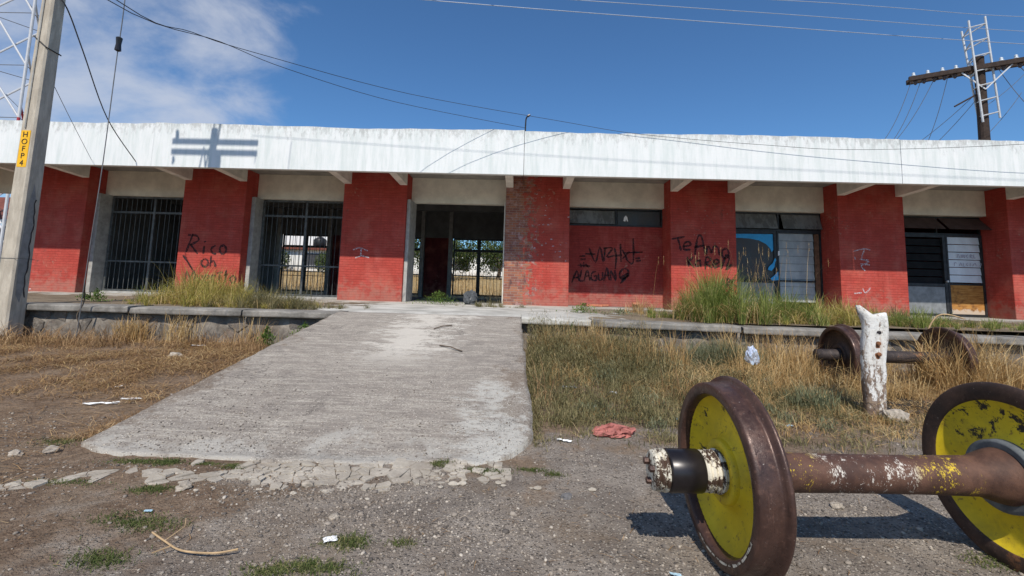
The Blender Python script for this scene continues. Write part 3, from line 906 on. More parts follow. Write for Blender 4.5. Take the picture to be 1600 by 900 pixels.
for a, b in ((-22.4, -12.2), (-9.62, -7.3), (-5.0, -3.46), (-.80, 18.4)):
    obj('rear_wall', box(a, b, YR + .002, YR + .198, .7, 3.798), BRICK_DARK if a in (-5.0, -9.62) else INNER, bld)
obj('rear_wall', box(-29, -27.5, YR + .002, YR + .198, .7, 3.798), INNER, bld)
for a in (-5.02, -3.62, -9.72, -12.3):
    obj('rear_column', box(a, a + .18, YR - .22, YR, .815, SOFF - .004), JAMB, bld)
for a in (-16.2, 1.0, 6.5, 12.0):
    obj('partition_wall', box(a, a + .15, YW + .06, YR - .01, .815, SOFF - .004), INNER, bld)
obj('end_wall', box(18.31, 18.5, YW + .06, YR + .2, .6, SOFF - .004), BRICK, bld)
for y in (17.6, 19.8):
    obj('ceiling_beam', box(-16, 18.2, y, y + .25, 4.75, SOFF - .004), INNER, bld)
# rear barred windows
barme = mesh('bar', *tube([(0, 0, 0), (0, 0, 1)], .010, 5)); barme.materials.append(GRILLE)
barme2 = mesh('bar', *tube([(0, 0, 0), (0, 0, 1)], .011, 5)); barme2.materials.append(STEEL)
def grille(parent, a, b, z0, z1, y, rails, posts, n, me, fm, ft=.05, gap=None):
    """steel frame with rails, posts and thin upright bars"""
    parts = [box(a, a + ft, y - .03, y + .03, z0, z1), box(b - ft, b, y - .03, y + .03, z0, z1),
             box(a + ft, b - ft, y - .03, y + .03, z1 - ft, z1), box(a + ft, b - ft, y - .03, y + .03, z0, z0 + ft)]
    fr = obj('window_frame', join(*parts), fm, parent)
    for z, h in rails: obj('rail', box(a + ft, b - ft, y - .034, y + .028, z - h/2, z + h/2), fm, parent)
    for x, w_ in posts: obj('post', box(x - w_/2, x + w_/2, y - .040, y + .022, z0 + ft, z1 - ft), fm, parent)
    for k in range(n):
        x = a + ft + (b - a - 2*ft)*(k + .5)/n + random.Random(k + int(a*100)).uniform(-.012, .012)
        o = inst('bar', me, (x, y, z0 + ft), parent)
        o.scale = (1, 1, z1 - z0 - 2*ft)
def window(label, x, y, z):
    o = bpy.data.objects.new('barred_window', None); C.objects.link(o); o.parent = bld
    o.location = Vector((x, y, z)) - ORG[bld.name]; o['label'] = label
    ORG[o.name] = Vector((x, y, z)); return o
for a, b, n, lab in ((-12.12, -9.72, 13, 'rear barred window facing the white house'), (-7.25, -5.04, 11, 'rear barred window left of the dark brick panel'), (-3.40, -.84, 14, 'rear barred double window facing the weedy yard')):
    wd = window(lab, (a+b)/2, YR + .1, .95)
    grille(wd, a, b, .93, 3.795, YR + .1, [(3.20, .11), (1.93, .05), (1.72, .03)] if a < -8 else [(3.20, .13), (1.93, .05)], [((a+b)/2, .16)], n, barme2, STEEL, .07)
# front grilles (two left bays), jambs
for j in (0, 1):
    a, b = bay(j)
    obj('concrete_jamb', cbox(a + .002, a + .14, 15.36, YW + .02, FLOOR, 4.299, .008), JAMB, bld)
    wd = window('front grille of thin upright bars ' + ('in the dark left bay' if j == 0 else 'in the bay with a view through to the yard'), (a+b)/2, 15.85, .85)
    grille(wd, a + .17, b - .02, .86, 4.296, 15.85, [(3.71, .07), (1.93, .055)], [((a+b)/2 + .06, .075)], 17, barme, GRILLE, .07)
    obj('sill', cbox(a + .16, b - .003, 15.70, 16.0, FLOOR - .02, .858, .008), JAMB, wd)
a, b = bay(2)
obj('concrete_jamb', cbox(a + .002, a + .12, 15.10, YW + .1, FLOOR, 4.299, .01), JAMB, bld)
obj('steel_pipe', tube([(b - .03, 15.22, FLOOR), (b - .03, 15.22, 4.3)], .022, 8), BRACKET, bld)
# bay 3: brick infill with high window
def panepart(parent, name, x0, x1, z0, z1, y, mat, tilt=0.0, th=.012, label=None):
    """a pane hinged at its top edge, tilted out by the given depth"""
    V, F = [], []
    for dx in (x0, x1):
        V += [(dx, y, z1), (dx, y - tilt, z0), (dx, y - tilt + th, z0), (dx, y + th, z1)]
    return obj(name, (V, [(0, 1, 2, 3), (7, 6, 5, 4), (0, 4, 5, 1), (1, 5, 6, 2), (2, 6, 7, 3), (3, 7, 4, 0)]), mat, parent, label=label)
def sash(name, label, a, b, z0, z1, y):
    o = bpy.data.objects.new(name, None); C.objects.link(o); o.parent = bld
    o.location = Vector(((a+b)/2, y, z0)) - ORG[bld.name]; o['label'] = label; ORG[o.name] = Vector(((a+b)/2, y, z0))
    return o
def steel_frame(parent, a, b, z0, z1, y, t=.05, d=.05, m=None, mids=(), rails=()):
    ps = [box(a, a+t, y-d, y+d, z0, z1), box(b-t, b, y-d, y+d, z0, z1), box(a+t, b-t, y-d, y+d, z1-t, z1), box(a+t, b-t, y-d, y+d, z0, z0+t)]
    ps += [box(x-t/2, x+t/2, y-d*.9, y+d*.9, z0+t, z1-t) for x in mids]
    ps += [box(a+t, b-t, y-d*.8, y+d*.8, z-t/2, z+t/2) for z in rails]
    return obj('window_frame', join(*ps), m or STEEL, parent)
a, b = bay(3)
infill = obj('brick_infill_wall', box(a + .002, b - .002, YW, YW + .14, FLOOR - .05, 3.655), BRICK_INFILL, bld)
sw = sash('high_window', 'dusty two-pane high window above the brick infill', a, b, 3.66, 4.29, YW)
steel_frame(sw, a + .004, b - .004, 3.657, 4.297, YW + .02, .055, .05, STEEL, [(a+b)/2 + .05])
mid = (a+b)/2 + .05
panepart(sw, 'pane', a + .09, mid - .06, 3.72, 4.20, YW - .035, DIRTYGLASS, .09)
panepart(sw, 'pane', mid + .06, b - .08, 3.72, 4.22, YW + .02, DARKGLASS)
sc = [(3.63, 3.86), (3.66, 4.0), (3.72, 4.06), (3.77, 4.0), (3.80, 3.85), (3.76, 3.84), (3.73, 3.93), (3.70, 3.84)]
obj('paper_scrap', prism(sc, YW + .008, YW + .013), PAPER, sw)
bk = plain('loose_orange_brick', (.45, .17, .10), .9, .2, 15, .006)
for bx, bz, rz in ((2.45, .84, .1), (2.62, .845, -.2), (2.82, .84, .05), (2.98, .85, .3), (4.05, .95, -.1)):
    V, F = cbox(-.12, .12, -.05, .05, -.035, .035, .006)
    ca, sa = math.cos(rz), math.sin(rz)
    V = [(bx + x*ca - y*sa, 15.80 + x*sa + y*ca, bz + z) for x, y, z in V]
    tag(obj('loose_brick', (V, F), bk), 'loose orange brick lying at the foot of the graffitied brick infill', 'brick', 'loose bricks below the infill')
# bay 4: high hopper window, door with blue film, whitewashed louvres
a, b = bay(4)
sw = sash('high_window', 'grey two-pane hopper window above the door with blue film', a, b, 3.66, 4.29, YW)
steel_frame(sw, a + .004, b - .004, 3.63, 4.297, YW + .02, .06, .05, STEEL, [9.08])
panepart(sw, 'pane', a + .09, 9.0, 3.70, 4.22, YW - .035, DIRTYGLASS, .12)
panepart(sw, 'pane', 9.17, b - .06, 3.70, 4.22, YW - .035, DIRTYGLASS, .16)
dr = sash('glazed_door', 'dark glazed door with torn blue film', a, 8.98, FLOOR, 3.6, YW)
steel_frame(dr, a + .01, 9.0, FLOOR, 3.625, YW + .02, .09, .045, STEEL, (), [1.86])
obj('pane', box(a + .1, 8.91, YW + .02, YW + .03, 1.92, 3.53), DARKGLASS, dr)
obj('door_panel', box(a + .1, 8.91, YW + .01, YW + .03, FLOOR + .1, 1.80), GREYPANEL, dr)
arc = [(a + .1, 3.50), (8.90, 3.52), (8.90, 2.95), (8.84, 2.88), (8.80, 3.0), (8.66, 3.16), (8.40, 3.29), (8.05, 3.35), (7.7, 3.36), (a + .1, 3.33)]
obj('blue_film', prism(arc, YW + .010, YW + .016), BLUE, dr)
obj('blue_film', prism([(8.70, 2.35), (8.85, 2.50), (8.93, 2.68), (8.97, 2.60), (8.93, 2.52), (8.90, 2.35), (8.80, 2.22), (8.67, 2.25)], YW - .032, YW - .026), BLUE, dr)
obj('blue_film', prism([(8.75, 1.95), (8.88, 2.05), (9.02, 2.20), (9.03, 1.90), (8.80, 1.88)], YW - .032, YW - .026), BLUE, dr)
obj('white_sticker', prism([(9.03, 2.75), (9.10, 2.78), (9.10, 2.93), (9.04, 2.92)], YW - .036, YW - .031), PAPER, dr)
lv = sash('louvre_window', 'whitewashed louvre window beside the blue-filmed door', 9.1, b, 1.25, 3.62, YW)
steel_frame(lv, 9.02, b - .01, FLOOR, 3.625, YW + .03, .06, .05, STEEL, (), [1.88])
for k in range(9):
    z1 = 3.56 - k*.268
    if z1 - .26 < FLOOR: continue
    panepart(lv, 'louvre_pane', 9.10, 10.32, z1 - .262, z1, YW + .055, GREYGLASS, .030)
obj('wood_strip', box(10.33, 10.48, YW - .02, YW + .02, FLOOR + .05, 3.55), WOODM, lv)
# bay 5: tilted brown hopper, dark louvre door, white louvre window, plywood
a, b = bay(5)
hp_ = sash('hopper_window', 'brown metal hopper window propped open above the white louvres', a, b, 3.7, 4.29, YW)
steel_frame(hp_, a + .004, b - .004, 3.66, 4.297, YW + .05, .05, .04, STEEL, [14.62])
panepart(hp_, 'hopper_leaf', a + .06, 14.56, 3.80, 4.24, YW - .0, BROWNMETAL, .42, .02)
panepart(hp_, 'hopper_leaf', 14.68, b - .03, 3.80, 4.24, YW - .0, BROWNMETAL, .42, .02)
dr = sash('louvre_door', 'dark louvred door with grey lower panel', a, 14.75, FLOOR, 3.66, YW)
steel_frame(dr, a + .01, 14.86, FLOOR, 3.655, YW + .03, .10, .045, STEEL, (), [1.88])
for k in range(6):
    panepart(dr, 'louvre_pane', a + .12, 14.75, 3.50 - k*.27 - .235, 3.50 - k*.27, YW + .06, LOUVREBLACK, .02)
obj('door_panel', box(a + .12, 14.75, YW + .0, YW + .03, FLOOR + .1, 1.82), GREYPANEL, dr)
obj('door_knob', tube([(14.81, YW - .02, 2.02), (14.81, YW - .08, 2.02)], [.03, .035], 10), GALV, dr)
lv = sash('louvre_window', 'white painted louvre window above the stained plywood', 14.9, b, .9, 3.65, YW)
steel_frame(lv, 14.87, b - .01, FLOOR + .03, 3.655, YW + .03, .06, .05, STEEL, (), [1.93])
for k in range(6):
    z1 = 3.58 - k*.268
    pn = panepart(lv, 'louvre_pane', 14.94, b - .08, z1 - .245, z1, YW + .045, WHITEGLASS, .030)
obj('plywood_sheet', box(14.935, b - .075, YW + .012, YW + .03, FLOOR + .10, 1.895), PLY, lv)

# graffiti: sprayed strokes lying on the brick
def ribbon(strokes, y, wd, sd=3):
    r_ = random.Random(sd); V, F = [], []
    for st in strokes:
        if len(st) == 1:
            x, z = st[0]; w1, h1 = r_.uniform(.015, .045), r_.uniform(.008, .026); n = len(V)
            V += [(x-w1, y, z-h1), (x+w1, y, z-h1*.7), (x+w1*.8, y, z+h1), (x-w1*.9, y, z+h1*.8)]; F.append((n, n+1, n+2, n+3)); continue
        pts = smooth_path([(x, 0, z) for x, z in st], 4) if len(st) > 2 else [Vector((st[0][0], 0, st[0][1])).lerp(Vector((st[1][0], 0, st[1][1])), t/5) for t in range(6)]
        n = len(V)
        for i, p in enumerate(pts):
            d = pts[min(i+1, len(pts)-1)] - pts[max(i-1, 0)]
            if d.length < 1e-6: d = Vector((1, 0, 0))
            d.normalize(); s = Vector((-d.z, 0, d.x)) * wd * (.5 + r_.uniform(-.18, .18)) * (.7 if i in (0, len(pts)-1) else 1)
            V += [(p.x + s.x, y, p.z + s.z), (p.x - s.x, y, p.z - s.z)]
        F += [(n + 2*i, n + 2*i + 1, n + 2*i + 3, n + 2*i + 2) for i in range(len(pts) - 1)]
    # thin coat: give it a back so it has thickness
    n = len(V); V += [(x, y + .002, z) for x, _, z in V]
    return V, F
G_rico=[[(-11.39,2.85),(-11.08,2.83),(-11.01,2.67),(-11.28,2.51)],[(-11.21,2.9),(-11.39,2.26)],[(-11.26,2.53),(-10.98,2.21)],[(-10.78,2.5),(-10.79,2.22)],[(-10.78,2.66),(-10.76,2.61)],[(-10.39,2.52),(-10.52,2.42),(-10.49,2.26),(-10.34,2.23)],[(-10.19,2.51),(-10.1,2.52),(-10.03,2.44),(-10.02,2.32),(-10.08,2.25),(-10.17,2.25),(-10.23,2.34),(-10.23,2.46),(-10.17,2.52)],[(-10.77,2.03),(-10.68,2.04),(-10.6,1.97),(-10.6,1.86),(-10.66,1.79),(-10.75,1.8),(-10.82,1.88),(-10.81,1.98),(-10.75,2.04)],[(-10.51,2.17),(-10.51,1.79)],[(-10.51,1.92),(-10.4,1.99),(-10.32,1.78)],[(-11.33,1.25),(-11.29,1.61),(-11.16,1.36),(-11.05,1.63),(-10.98,1.24)],[(-10.92,1.48),(-10.89,1.29),(-10.75,1.29),(-10.75,1.5)],[(-10.67,1.35),(-10.51,1.42),(-10.58,1.52),(-10.67,1.43),(-10.63,1.27),(-10.46,1.29)],[(-10.41,1.25),(-10.41,1.49),(-10.28,1.48)],[(-10.16,1.55),(-10.16,1.3)],[(-10.27,1.58),(-10.06,1.62)],[(-9.95,1.7),(-9.95,1.27)],[(-10.02,1.52),(-9.87,1.55)],[(-9.74,1.49),(-9.66,1.49),(-9.6,1.43),(-9.6,1.34),(-9.65,1.27),(-9.72,1.28),(-9.78,1.35),(-9.78,1.44),(-9.72,1.49)],[(-11.48,2.16),(-11.08,1.65)]]
G_white3=[[(-5.68,2.49),(-5.44,2.57),(-5.17,2.47)],[(-5.41,2.58),(-5.41,2.31),(-5.58,2.23)],[(-5.41,2.31),(-5.1,2.24)]]
G_wzh=[[(2.08,2.55),(2.29,2.57)],[(2.11,2.44),(2.3,2.46)],[(2.28,2.65),(2.64,2.64)],[(2.42,2.86),(2.65,2.36),(2.8,2.9),(2.93,2.38),(2.98,2.86)],[(2.92,2.85),(3.24,2.87),(3.04,2.56),(3.32,2.61)],[(3.31,2.87),(3.38,2.6),(3.35,2.13)],[(3.53,3.04),(3.55,2.39)],[(3.33,2.6),(3.59,2.63)],[(3.59,2.83),(3.77,2.48)],[(3.6,2.5),(3.85,2.77)],[(3.98,3.24),(3.97,2.36),(3.71,2.51)],[(3.62,2.71),(4.31,2.76)],[(4.04,2.52),(4.23,2.55)],[(4.07,2.43),(4.25,2.46)],[(1.82,1.61),(2.0,2.03),(2.07,1.67)],[(1.88,1.77),(2.06,1.81)],[(2.16,2.06),(2.1,1.7),(2.24,1.7)],[(2.25,1.67),(2.36,2.07),(2.46,1.7)],[(2.29,1.84),(2.43,1.88)],[(2.67,2.03),(2.53,1.97),(2.51,1.76),(2.66,1.71),(2.69,1.87),(2.59,1.85)],[(2.76,1.98),(2.77,1.74),(2.89,1.77),(2.9,2.02)],[(2.95,1.69),(3.05,2.16),(3.14,1.73)],[(2.98,1.89),(3.11,1.91)],[(3.2,1.72),(3.19,2.07),(3.36,1.73),(3.33,2.09)],[(3.53,2.07),(3.68,2.16),(3.8,2.08),(3.79,1.9),(3.56,1.79),(3.5,1.95),(3.56,2.09)],[(3.53,1.82),(3.81,2.02),(3.59,1.74),(3.82,1.93),(3.52,1.63)],[(2.02,2.24),(2.46,2.21)],[(2.11,2.3),(2.15,2.16)],[(2.23,2.35),(2.24,2.17)],[(2.29,2.28),(2.42,2.16)]]
G_teamo=[[(5.02,3.14),(5.47,3.23)],[(5.24,3.19),(5.34,2.76)],[(5.43,2.9),(5.66,2.96),(5.6,3.07),(5.46,3.01),(5.44,2.81),(5.66,2.8)],[(5.8,2.63),(5.88,3.14),(5.97,3.3),(6.05,3.17),(6.14,2.68)],[(5.78,2.88),(6.11,2.96)],[(6.17,2.65),(6.22,2.92),(6.3,2.86),(6.35,2.71),(6.42,2.92),(6.56,2.9),(6.61,2.63)],[(6.76,2.85),(6.85,2.86),(6.91,2.77),(6.91,2.64),(6.84,2.56),(6.75,2.56),(6.7,2.66),(6.71,2.79),(6.79,2.86)],[(5.55,2.56),(5.59,2.23)],[(5.74,2.55),(5.6,2.39),(5.77,2.21)],[(5.96,2.47),(5.83,2.39),(5.84,2.25),(5.95,2.28)],[(5.96,2.48),(5.99,2.23)],[(6.14,2.15),(6.17,2.55),(6.33,2.49),(6.18,2.35),(6.37,2.21)],[(6.41,2.33),(6.58,2.39),(6.52,2.5),(6.41,2.41),(6.43,2.23),(6.61,2.27)],[(6.66,2.19),(6.78,2.53),(6.85,2.66),(6.93,2.54),(6.82,2.16),(7.01,2.35)],[(6.61,1.53),(6.71,1.86),(6.79,1.53)],[(6.65,1.67),(6.77,1.69)],[(6.84,1.56),(6.85,1.86),(6.96,1.79),(6.85,1.71),(6.99,1.57)],[(7.04,1.87),(7.01,1.63)],[(7.16,1.85),(7.02,1.74),(7.17,1.6)]]
G_white6=[[(11.02,2.89),(11.36,2.98),(11.57,2.95)],[(11.2,2.63),(11.5,2.61)],[(11.22,2.48),(11.53,2.45)],[(11.38,2.95),(11.28,2.66),(11.5,2.55),(11.25,2.42),(11.37,2.25)],[(11.04,2.71),(11.07,2.62)],[(11.26,1.67),(11.34,1.53),(11.51,1.7)],[(10.97,1.5),(11.22,1.53)]]
G_panes=[[(15.24,2.85),(15.29,2.98),(15.34,2.84)],[(15.41,2.97),(15.4,2.85)],[(15.44,2.85),(15.45,2.97),(15.5,2.85),(15.51,2.97)],[(15.62,2.97),(15.56,2.92),(15.61,2.85)],[(15.69,2.85),(15.7,2.97),(15.77,2.94),(15.7,2.91),(15.77,2.85)],[(15.82,2.98),(15.82,2.86),(15.88,2.87)],[(15.13,2.56),(15.15,2.68),(15.22,2.66)],[(15.3,2.56),(15.35,2.68),(15.39,2.56)],[(15.45,2.68),(15.44,2.56),(15.5,2.57)],[(15.59,2.68),(15.55,2.63),(15.59,2.57)],[(15.68,2.68),(15.67,2.57)],[(15.75,2.57),(15.84,2.68),(15.88,2.58)],[(16.01,2.69),(16.07,2.64),(15.99,2.59)]]
G_flecks4=[[(0.49,4.55)],[(0.67,4.46)],[(0.99,4.28)],[(0.82,4.18)],[(0.8,4.0)],[(0.8,3.84)],[(0.95,3.73)],[(1.0,3.55)],[(0.9,3.52)],[(0.73,3.52)],[(0.59,3.51)],[(0.49,3.27)],[(0.49,3.16)],[(0.48,3.02)],[(1.08,2.8)],[(1.01,3.03)],[(0.69,2.82)],[(0.83,2.89)],[(1.32,2.85)],[(1.5,2.91)],[(1.3,2.63)],[(1.31,2.44)],[(1.5,2.31)],[(1.16,2.6)],[(1.58,3.8)],[(0.45,2.72)],[(0.32,2.46)]]
obj('graffiti', ribbon(G_rico, YP - .004, .066), SPRAY, pillars[2], label='black sprayed word RICO and two lines below')
obj('graffiti', ribbon(G_white3, YP - .004, .04), CHALK, pillars[3], label='small white chalk scrawl')
obj('graffiti', ribbon(G_teamo, YP - .004, .066), SPRAY, pillars[5], label='black sprayed love note beginning TE AMO')
obj('graffiti', ribbon(G_white6, YP - .004, .036), CHALK, pillars[6], label='faint white scrawl')
obj('paint_flecks', ribbon(G_flecks4, YP - .004, .03), CHALK, pillars[4])
obj('graffiti', ribbon(G_wzh, YW - .004, .062), SPRAY, infill, label='black graffiti tag WZH over ALAGUANO')
obj('graffiti', ribbon(G_panes, YW - .004, .022), PURPLEP, lv, label='faded purple marker writing on the white panes')
obj('graffiti', ribbon([[(16.6, 3.30), (16.75, 3.24), (16.95, 3.28), (17.0, 3.36)]], YP - .004, .05), BLACK, pillars[7])
obj('whitewash_patch', ribbon([[(-17.10, .86)], [(-17.0, .92)], [(-16.88, .90)], [(-16.75, .86)], [(-16.62, .87)]], YP - .004, .1), PAPER, pillars[1])

# ------------------------------------------------------------------ utility pole on the left, its line and stays
pole = thing('utility_pole', 'square tapered concrete utility pole with yellow label at left edge', 'utility pole', (-9.44, 8.22, .05))
def sq_pole(x, y, zs, ws, ch=.03):
    V, F = [], []
    for z, w_ in zip(zs, ws):
        h = w_/2; c_ = ch
        V += [(x+a, y+b, z) for a, b in ((-h+c_, -h), (h-c_, -h), (h, -h+c_), (h, h-c_), (h-c_, h), (-h+c_, h), (-h, h-c_), (-h, -h+c_))]
    for i in range(len(zs)-1):
        F += [(i*8+k, i*8+(k+1) % 8, (i+1)*8+(k+1) % 8, (i+1)*8+k) for k in range(8)]
    F += [tuple(range(7, -1, -1)), tuple((len(zs)-1)*8 + k for k in range(8))]
    return V, F
pz_ = [-.2, 3, 6, 9, 10.9]; pw_ = [.325, .295, .262, .228, .205]
obj('shaft', sq_pole(-9.44, 8.22, pz_, pw_), POLEC, pole)
wat = lambda z: float(np.interp(z, pz_, pw_))
yl = 8.22 - wat(3.7)/2 - .006
lab = obj('label_plate', box(-9.535, -9.355, yl, yl + .014, 3.34, 4.05), YLABEL, pole)
for k, ch in enumerate('HOFP4'):
    cu = bpy.data.curves.new('letter', 'FONT'); cu.body = ch; cu.size = .15; cu.align_x = 'CENTER'; cu.extrude = .001
    tmp = bpy.data.objects.new('letter', cu); C.objects.link(tmp)
    bpy.context.view_layer.update()
    lm = bpy.data.meshes.new_from_object(tmp.evaluated_get(bpy.context.evaluated_depsgraph_get()))
    bpy.data.objects.remove(tmp); lm.materials.clear(); lm.materials.append(BLACK)
    o = inst('letter', lm, (-9.445, yl - .004, 3.92 - k*.138), lab, (math.pi/2, 0, 0))
xr = -9.44 + wat(2.4)/2 + .012
V = [(xr, y, z) for y, z in ((8.14, .95), (8.22, .80), (8.27, 1.2), (8.28, 2.0), (8.26, 2.8), (8.21, 3.05), (8.15, 2.6), (8.12, 1.6))]
V = [(-9.44 + wat(v[2])/2 + .004, v[1], v[2]) for v in V]
obj('mortar_patch', (V, [tuple(range(8))]), PATCH, pole)
crk = [(-9.44 + wat(z)/2 + .006, 8.27 + .014*math.sin(z*9) + .01*math.sin(z*23), z) for z in np.linspace(.9, 2.75, 24)]
obj('crack', tube(crk, [.006 + .006*abs(math.sin(k*1.3)) for k in range(24)], 4), BLACK, pole)
for z in (10.74, 10.42):
    obj('crossarm', box(-10.70, -8.10, 8.03, 8.105, z - .055, z + .055), GALV, pole)
for x_, z0, z1, r_ in ((-9.50, 10.7, 11.9, .022), (-9.32, 10.7, 11.9, .03), (-10.58, 10.75, 11.05, .06), (-10.62, 10.05, 10.25, .045), (-8.16, 10.1, 10.42, .012), (-8.14, 10.75, 10.80, .03)):
    obj('insulator' if r_ > .03 else 'rod', tube([(x_, 8.07, z0), (x_ + .02, 8.07, (z0+z1)/2), (x_, 8.07, z1)], [r_*.7, r_, r_*.8], 8), PORCDARK, pole)
for p, q_ in (((-9.80, 8.09, 9.9), (-9.72, 8.09, 10.55)), ((-9.70, 8.09, 10.45), (-9.62, 8.09, 9.9)), ((-9.62, 8.09, 9.9), (-9.56, 8.09, 10.5))):
    obj('brace', bar(p, q_, .04, .04), GALV, pole)
obj('transformer_box', cbox(-9.40, -9.18, 7.86, 8.08, 9.75, 10.35, .03), GALV, pole)
obj('strap_wire', tube([(-9.44 + a*.5*wat(5.6)*1.06, 8.22 + b*.5*wat(5.6)*1.06, z) for a, b, z in ((-1, -1, 5.95), (1, -1, 5.72), (1, 1, 5.7), (-1, 1, 5.9), (-1, -1, 5.95))], .012, 5), CABLE, pole)
obj('conduit', tube([(-9.47, 8.22 - wat(z)/2 - .014, z) for z in (4.1, 5, 6, 7, 8)], .012, 6), JAMB, pole)
obj('strap_wire', tube([(-9.44 + a*.5*wat(1.8)*1.04, 8.22 + b*.5*wat(1.8)*1.04, 1.62) for a, b in ((-1, -1), (1, -1), (1, 1), (-1, 1), (-1, -1))], .005, 4), STRAND, pole)

def cable(name, label, pts, r, mat=CABLE, group=None, smooth=True):
    V, F = tube(smooth_path(pts, 6) if smooth and len(pts) > 2 else pts, r, 5)
    return tag(obj(name, (V, F), mat), label, 'cable', group)
cable('overhead_cable', 'black cable sagging from upper left to the roof stub', [(-11, -14, 13), (-8.4, -4, 8.8), (-6.3, 2.6, 5.7), (-5.67, 5.5, 5.03), (-5.54, 7.6, 5.62), (-5.05, 9.0, 5.83), (-3.37, 11.3, 6.13), (0.05, 13.15, 6.19)], .0065)
cable('overhead_cable', 'upper black cable sagging past the roof stub and along the fascia', [(-10.6, -14, 13), (-8.0, -4, 8.8), (-6.1, 2.6, 5.6), (-5.44, 5.5, 4.97), (-5.6, 7.0, 5.44), (-5.32, 8.3, 5.8), (-2.96, 11.0, 6.23), (1.13, 12.6, 6.20), (3.39, 12.78, 5.94), (6.9, 12.7, 5.67), (9.75, 12.6, 5.56), (14.5, 12.2, 5.75), (19, 11.8, 6.3), (30, 11.2, 8.5)], .0065)
cable('overhead_cable', 'lowest of three thin line wires crossing the upper right sky', [(-30, 12.5, 11.6), (-14, 11.3, 9.9), (-3.1, 11.0, 8.84), (5.89, 12.8, 9.45), (17.64, 15.0, 10.23), (32, 17.5, 11.3)], .012, ALWIRE)
cable('overhead_cable', 'middle of three thin line wires crossing the upper right sky', [(-30, 12.5, 11.9), (-12, 11.3, 9.8), (.76, 11.0, 8.9), (8.18, 12.8, 9.73), (17.68, 15.0, 10.7), (32, 17.8, 12.1)], .010, ALWIRE)
cable('overhead_cable', 'topmost thin line wire in the upper right corner of the sky', [(-30, 12.5, 12.2), (-8, 11.3, 9.7), (5.9, 11.0, 8.98), (11.03, 12.8, 10.02), (17.73, 15.0, 11.25), (32, 18.5, 13.6)], .009, ALWIRE)
cable('overhead_cable', 'thin high wire casting the long shadow line along the fascia', sag((-8.3, 8.05, 10.98), (40, 7.4, 10.9), .45, 24), .007, CABLE, None, False)
cable('service_drop', 'twisted black service drop from the pole to the fascia', [(-9.36, 8.22, 6.9), (-9.3, 8.4, 6.64), (-10.07, 9.5, 6.42), (-11.27, 11.5, 5.6), (-11.55, 12.83, 4.79)], .013)
cable('service_drop', 'thin slack wire from mid pole to the fascia', [(-9.32, 8.3, 5.1), (-11.12, 10.5, 5.04), (-12.89, 12.83, 4.8)], .006, STRAND)
guy = thing('guy_wire', 'steep steel guy wire with black strain insulator anchored by the kerb', 'guy wire', (-8.15, 8.25, .12))
gp = [(-8.15, 8.25, .10), (-7.98, 8.12, 1.9), (-7.82, 8.0, 3.34), (-7.63, 7.82, 5.55), (-7.60, 7.80, 5.80), (-7.5, 7.7, 6.47), (-7.25, 7.4, 9), (-7.1, 7.95, 10.95)]
obj('strand', tube(smooth_path(gp, 4), .009, 5), STRAND, guy)
obj('strain_insulator', tube([(-7.634, 7.824, 5.52), (-7.630, 7.82, 5.54), (-7.622, 7.813, 5.66), (-7.614, 7.806, 5.78), (-7.610, 7.802, 5.80)], [.02, .052, .040, .052, .02], 10), JOURNAL, guy)
obj('vine', tube(smooth_path([(-8.18, 8.22, .1), (-8.10, 8.26, .35), (-8.14, 8.20, .6), (-8.08, 8.24, .85), (-8.05, 8.18, 1.2)], 5), .010, 5), BARK, guy)

# lattice tower far left
tw = thing('lattice_tower', 'tall red and white steel lattice tower behind the pole', 'radio tower', (-37.2, 31, .5))
def leg(z, k):
    s = 1 + (22 - z)*.012
    c_ = (-37.6, 31.0)
    px, py = ((-35.85, 30.0), (-39.35, 30.0), (-37.6, 33.0))[k]
    return Vector((c_[0] + (px - c_[0])*s, c_[1] + (py - c_[1])*s, z))
lv_ = [.3, 4.4, 8.4, 12.4, 16.3, 20.3, 24.3, 28]
for i in range(len(lv_)-1):
    z0, z1 = lv_[i], lv_[i+1]
    colr = TOWERRED if z1 < 16 and z0 > 7 or z0 > 24 else TOWERWHITE
    for k in range(3):
        obj('tower_leg', tube([leg(z0, k), leg(z1, k)], .09, 8), colr, tw)
        k2 = (k+1) % 3
        obj('diagonal', tube([leg(z0, k), leg(z1 + .9, k2)], .065, 6), colr, tw)
        if k == 0: pass
        obj('tie', tube([leg(z1, k), leg(z1, k2)], .026, 5), STRAND, tw)
        if k == 1 and i % 2: obj('thin_brace', tube([leg(z0 + .2, k2), leg(z1, k)], .018, 5), STRAND, tw)

# telegraph pole with crossarm beyond the right end of the roof
tp = thing('telegraph_pole', 'dark creosoted telegraph pole with long insulator crossarm', 'telegraph pole', (19.22, 18.5, .6))
obj('shaft', tube([(19.18, 18.5, .3), (19.2, 18.5, 6), (19.27, 18.5, 11.7)], [.21, .19, .165], 12), CREOSOTE, tp)
aL, aR, zA = Vector((17.15, 19.55, 11.12)), Vector((21.4, 17.3, 11.22)), 11.2
for off in (-.19, .19):
    nrm = (aR - aL).cross(up).normalized()*off
    obj('crossarm', bar(aL + nrm, aR + nrm, .14, .19), CREOSOTE, tp)
insme = mesh('insulator', *lathe([(0, .0), (0, .075), (.05, .085), (.07, .05), (.11, .06), (.16, .055), (.20, 0)], 12), smooth=True)
insme.materials.append(PORCELAIN)
insdk = insme.copy(); insdk.materials.clear(); insdk.materials.append(PORCDARK)
for t in (.02, .12, .22, .31, .40, .60, .69, .79, .88, .97):
    p = aL.lerp(aR, t)
    inst('insulator', insme, p + Vector((0, -.17, .10)), tp, (0, -math.pi/2, 0))
    obj('pin', tube([p + Vector((0, -.17, 0)), p + Vector((0, -.17, .1))], .015, 5), STRAND, tp)
